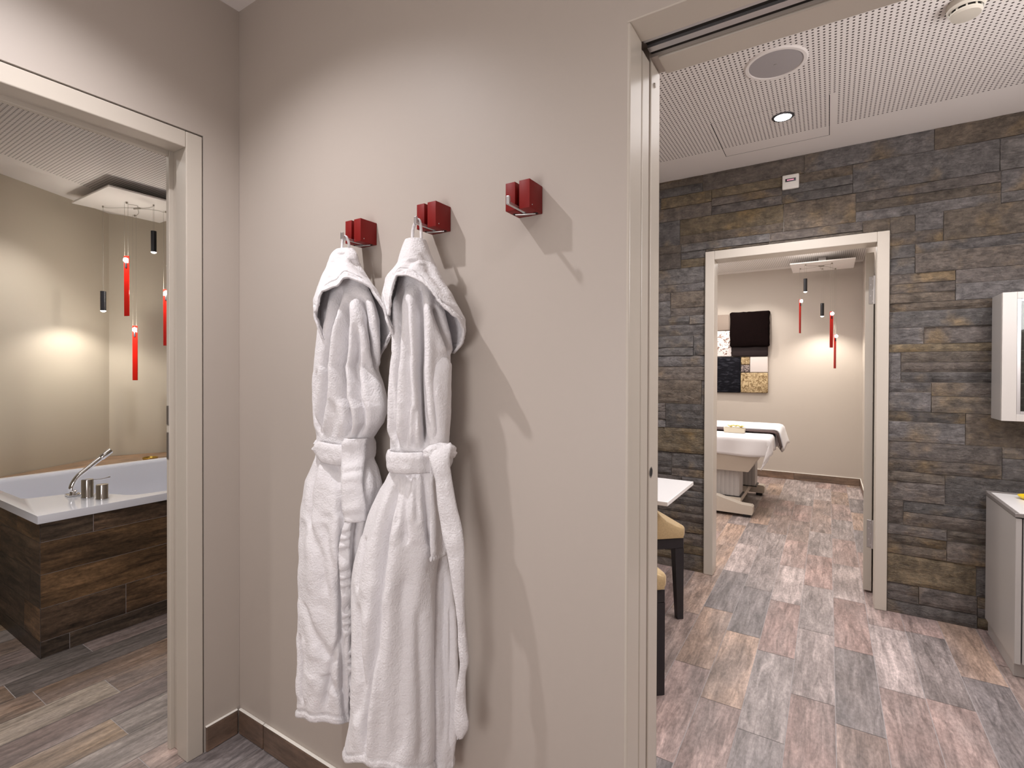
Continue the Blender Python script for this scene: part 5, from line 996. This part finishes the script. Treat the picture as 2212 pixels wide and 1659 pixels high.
bm = B(); lo_ = [bm.verts.new((a*.086, b_*.04, 0)) for a, b_ in ((-1, -1), (1, -1), (1, 1), (-1, 1))]; hi_ = [bm.verts.new((a*.091, b_*.046, .046)) for a, b_ in ((-1, -1), (1, -1), (1, 1), (-1, 1))]
hi2 = [bm.verts.new((a*.084, b_*.039, .046)) for a, b_ in ((-1, -1), (1, -1), (1, 1), (-1, 1))]; in_ = [bm.verts.new((a*.080, b_*.034, .008)) for a, b_ in ((-1, -1), (1, -1), (1, 1), (-1, 1))]
bm.faces.new(lo_[::-1]); bm.faces.new(in_)
for A_, B_ in ((lo_, hi_), (hi_, hi2), (hi2, in_)):
    for i in range(4): bm.faces.new((A_[i], A_[(i+1) % 4], B_[(i+1) % 4], B_[i]))
obj('bowl_body', bm, M['bowl'], t)
def flower(x, y, z):
    bm = B()
    for k in range(5):
        a = 2*PI*k/5; m4 = Matrix.Translation((x, y, z)) @ Matrix.Rotation(a, 4, 'Z') @ Matrix.Rotation(-.5, 4, 'Y') @ Matrix.Translation((.018, 0, 0)) @ Matrix.Diagonal((.021, .013, .004, 1))
        bmesh.ops.create_uvsphere(bm, u_segments=8, v_segments=6, radius=1, matrix=m4)
    return bm
for q in ((-.034, 0, .052), (.012, -.006, .056), (.055, .008, .050)):
    f = obj('blossom', flower(0, 0, 0), M['petal'], None, True); f.location = (1.020+q[0], 4.16+q[1], .7205+q[2])
    tag(f, {-.034: 'pale yellow blossom at the left in the oblong bowl', .012: 'pale yellow blossom in the middle of the oblong bowl', .055: 'pale yellow blossom at the right in the oblong bowl'}[q[0]], 'flower', 'blossoms in the oblong bowl')
bm = B(); box(bm, -.079, -.033, .0085, .079, .033, .040); obj('filling', bm, M['bowl'], t)

t = thing('fabric_wall_panel', 'patchwork wall panel of fur, leather and ruffled fabric squares above the massage bed', 'wall art', (0, 0, 0))
YB = 5.9545
def pad(name, x0, x1, z0, z1, th, mat, bev=.012, fuzz=0.):
    bm = B(); box(bm, x0, YB-th, z0, x1, YB-.001, z1, min(bev, th*.4), 3)
    if fuzz:
        bmesh.ops.subdivide_edges(bm, edges=bm.edges[:], cuts=5, use_grid_fill=True)
        for v in bm.verts: v.co += Vector((noise.noise(v.co*45), 0, noise.noise(v.co*45+Vector((9, 9, 9)))))*fuzz
    obj(name, bm, mat, t, True)
pad('taupe_pad', .29, .708, 1.825, 2.030, .035, M['taupe']); pad('floral_pad', .29, .722, 1.492, 1.820, .035, M['floral'])
pad('fur_pad', .708, 1.153, 1.612, 2.046, .085, M['fur'], .02, .012); pad('leather_pad', .728, 1.136, 1.492, 1.615, .05, M['dkbrown'])
pad('black_ruffle_pad', .29, .828, 1.035, 1.487, .04, M['black_ruffle']); pad('small_tan_pad', .832, .934, 1.388, 1.487, .035, M['tan_ruffle'])
pad('speckled_pad', .832, .934, 1.290, 1.384, .035, M['leopard']); pad('cream_pad', .938, 1.138, 1.290, 1.487, .042, M['cream_fab']); pad('tan_ruffle_pad', .832, 1.138, 1.038, 1.286, .045, M['tan_ruffle'])

# ------------------------------------------------------------------ lights
def spot(name, loc, target, power, ang, blend=.4, col=(1, .97, .95), rad=.02):
    l = bpy.data.lights.new(name, 'SPOT'); l.energy = power; l.spot_size = math.radians(ang); l.spot_blend = blend; l.color = col; l.shadow_soft_size = rad
    o = bpy.data.objects.new(name, l); C.objects.link(o); o.location = loc
    o.rotation_euler = (Vector(target)-Vector(loc)).to_track_quat('-Z', 'Y').to_euler(); return o
def area(name, loc, sx, sy, power, col=(1, .96, .92), rot=(0, 0, 0)):
    l = bpy.data.lights.new(name, 'AREA'); l.shape = 'RECTANGLE'; l.size = sx; l.size_y = sy; l.energy = power; l.color = col
    o = bpy.data.objects.new(name, l); C.objects.link(o); o.location = loc; o.rotation_euler = rot; return o
def point(name, loc, power, col=(1, .9, .8), rad=.02):
    l = bpy.data.lights.new(name, 'POINT'); l.energy = power; l.color = col; l.shadow_soft_size = rad
    o = bpy.data.objects.new(name, l); C.objects.link(o); o.location = loc; return o
COOL = (1.0, .965, .985)
spot('hall_downlight_light', (.50, -.62, 2.54), (.50, -.62, 0), LE['l1'], 130, .9, COOL, .018)
spot('hall_downlight_light', (2.20, -.62, 2.54), (2.20, -.62, 0), LE['l2'], 135, .9, COOL, .018)
point('hall_globe_light', (1.25, -1.55, 1.12), LE['globe'], (1, .965, .97), .28)  # added soft fill in mid-air, no lamp hangs here
area('hall_ceiling_light', (1.5, -1.5, 2.53), 2.2, 1.2, LE['hall'], (1, .965, .94))  # added overhead fill for the hall, not a fitting
spot('salon_downlight_light', (1.570, 1.829, 2.535), (1.57, 1.829, 0), LE['s1'], 130, .6, COOL, .02)
spot('salon_downlight_light', (.62, 1.30, 2.54), (.62, 1.30, 0), LE['s2'], 130, .6, COOL, .02)
spot('salon_downlight_light', (2.75, 1.30, 2.54), (2.75, 1.30, 0), LE['s2'], 130, .6, COOL, .02)
point('salon_globe_light', (2.75, .85, 1.8), LE['sglobe'], (1, .965, .97), .25)  # unseen fill added to lift the salon ceiling
point('far_globe_light', (-.35, 3.6, 1.8), LE['fglobe'], (1, .93, .85), .25)  # added fill brightening the far room's walls and ceiling
area('salon_ceiling_light', (1.75, 1.1, 2.53), 2.6, 1.3, LE['salon'], (1, .96, .95))  # broad area fill added over the salon, no fixture
spot('far_downlight_light', (.9, 4.35, 2.54), (.9, 4.35, 0), LE['f1'], 120, .6, (1, .94, .88), .03)
spot('far_downlight_light', (1.5, 3.4, 2.54), (1.5, 3.4, 0), LE['f1']*.8, 120, .6, (1, .96, .95), .03)
for x in (.55, 1.0): spot('panel_spot_light', (x, 5.40, 2.54), (x, 5.75, 0), LE['f2'], 100, .5, (1, .93, .84), .02)
spot('far_wall_spot_light', (1.72, 5.60, 1.90), (1.72, 5.80, .2), LE['f3'], 125, .7, (1, .93, .82), .02)
area('far_ceiling_light', (.6, 4.2, 2.53), 2.4, 2.2, LE['far'], (1, .95, .90))  # added soft fill below the far ceiling, stands for no lamp
spot('tub_spot_light', (-2.70, .531, 1.705), (-2.79, .50, .6), LE['b1'], 140, .5, (1, .95, .87), .02)
spot('tub_spot_light', (-2.351, .711, 2.12), (-2.351, .711, 0), LE['b1'], 110, .8, (1, .92, .78), .02)
for q in ((-2.40, .52, 2.066), (-2.70, .70, 1.600), (-2.40, .79, 1.868)): point('bulb_light', q, LE['bulb'], (1, .93, .82), .015)
spot('bath_downlight_light', (-2.36, .25, 2.54), (-2.30, .25, 0), LE['b3'], 105, .7, (1, .97, .95), .03)  # added spot to brighten the tub deck, no fixture there
spot('bath_downlight_light', (-.62, -.75, 2.54), (-.62, -.75, 0), LE['b2'], 84, .9, (1, .95, .9), .03)  # added spot to lift the bathroom floor near the doorway
area('bath_ceiling_light', (-1.1, -.5, 2.53), 1.2, 1.6, LE['bath'], (1, .95, .88))  # added area fill over the bathroom, no lamp in the ceiling
w = bpy.data.worlds.new('world'); w.use_nodes = True; w.node_tree.nodes['Background'].inputs['Color'].default_value = (.5, .5, .5, 1); w.node_tree.nodes['Background'].inputs['Strength'].default_value = .0
bpy.context.scene.world = w

# ------------------------------------------------------------------ camera
yaw, pitch, roll = -.5598556222, -.0077576973, .003045022
f_ = Vector((math.sin(yaw)*math.cos(pitch), math.cos(yaw)*math.cos(pitch), math.sin(pitch)))
r_ = f_.cross(Vector((0, 0, 1))).normalized(); u_ = r_.cross(f_)
r2 = r_*math.cos(roll)+u_*math.sin(roll); u2 = u_*math.cos(roll)-r_*math.sin(roll)
cam = bpy.data.cameras.new('camera'); cam.sensor_fit = 'HORIZONTAL'; cam.sensor_width = 36; cam.lens = 1090.8167/2212*36
cam.shift_y = -(829.5-813.29961)/2212; cam.clip_start = .02
co = bpy.data.objects.new('camera', cam); C.objects.link(co)
mw = Matrix((( r2.x, u2.x, -f_.x, 1.76917), (r2.y, u2.y, -f_.y, -1.003158), (r2.z, u2.z, -f_.z, 1.28), (0, 0, 0, 1)))
co.matrix_world = mw
sc = bpy.context.scene; sc.camera = co
sc.view_settings.view_transform = VT; sc.view_settings.look = 'None'; sc.view_settings.exposure = EXPO
sc.cycles.max_bounces = 7; sc.cycles.diffuse_bounces = 4; sc.cycles.glossy_bounces = 3; sc.cycles.transmission_bounces = 6
sc.cycles.use_adaptive_sampling = True; sc.cycles.adaptive_threshold = .03
sc.cycles.use_denoising = True; sc.cycles.sample_clamp_indirect = 6
sc.cycles.caustics_reflective = False; sc.cycles.caustics_refractive = False
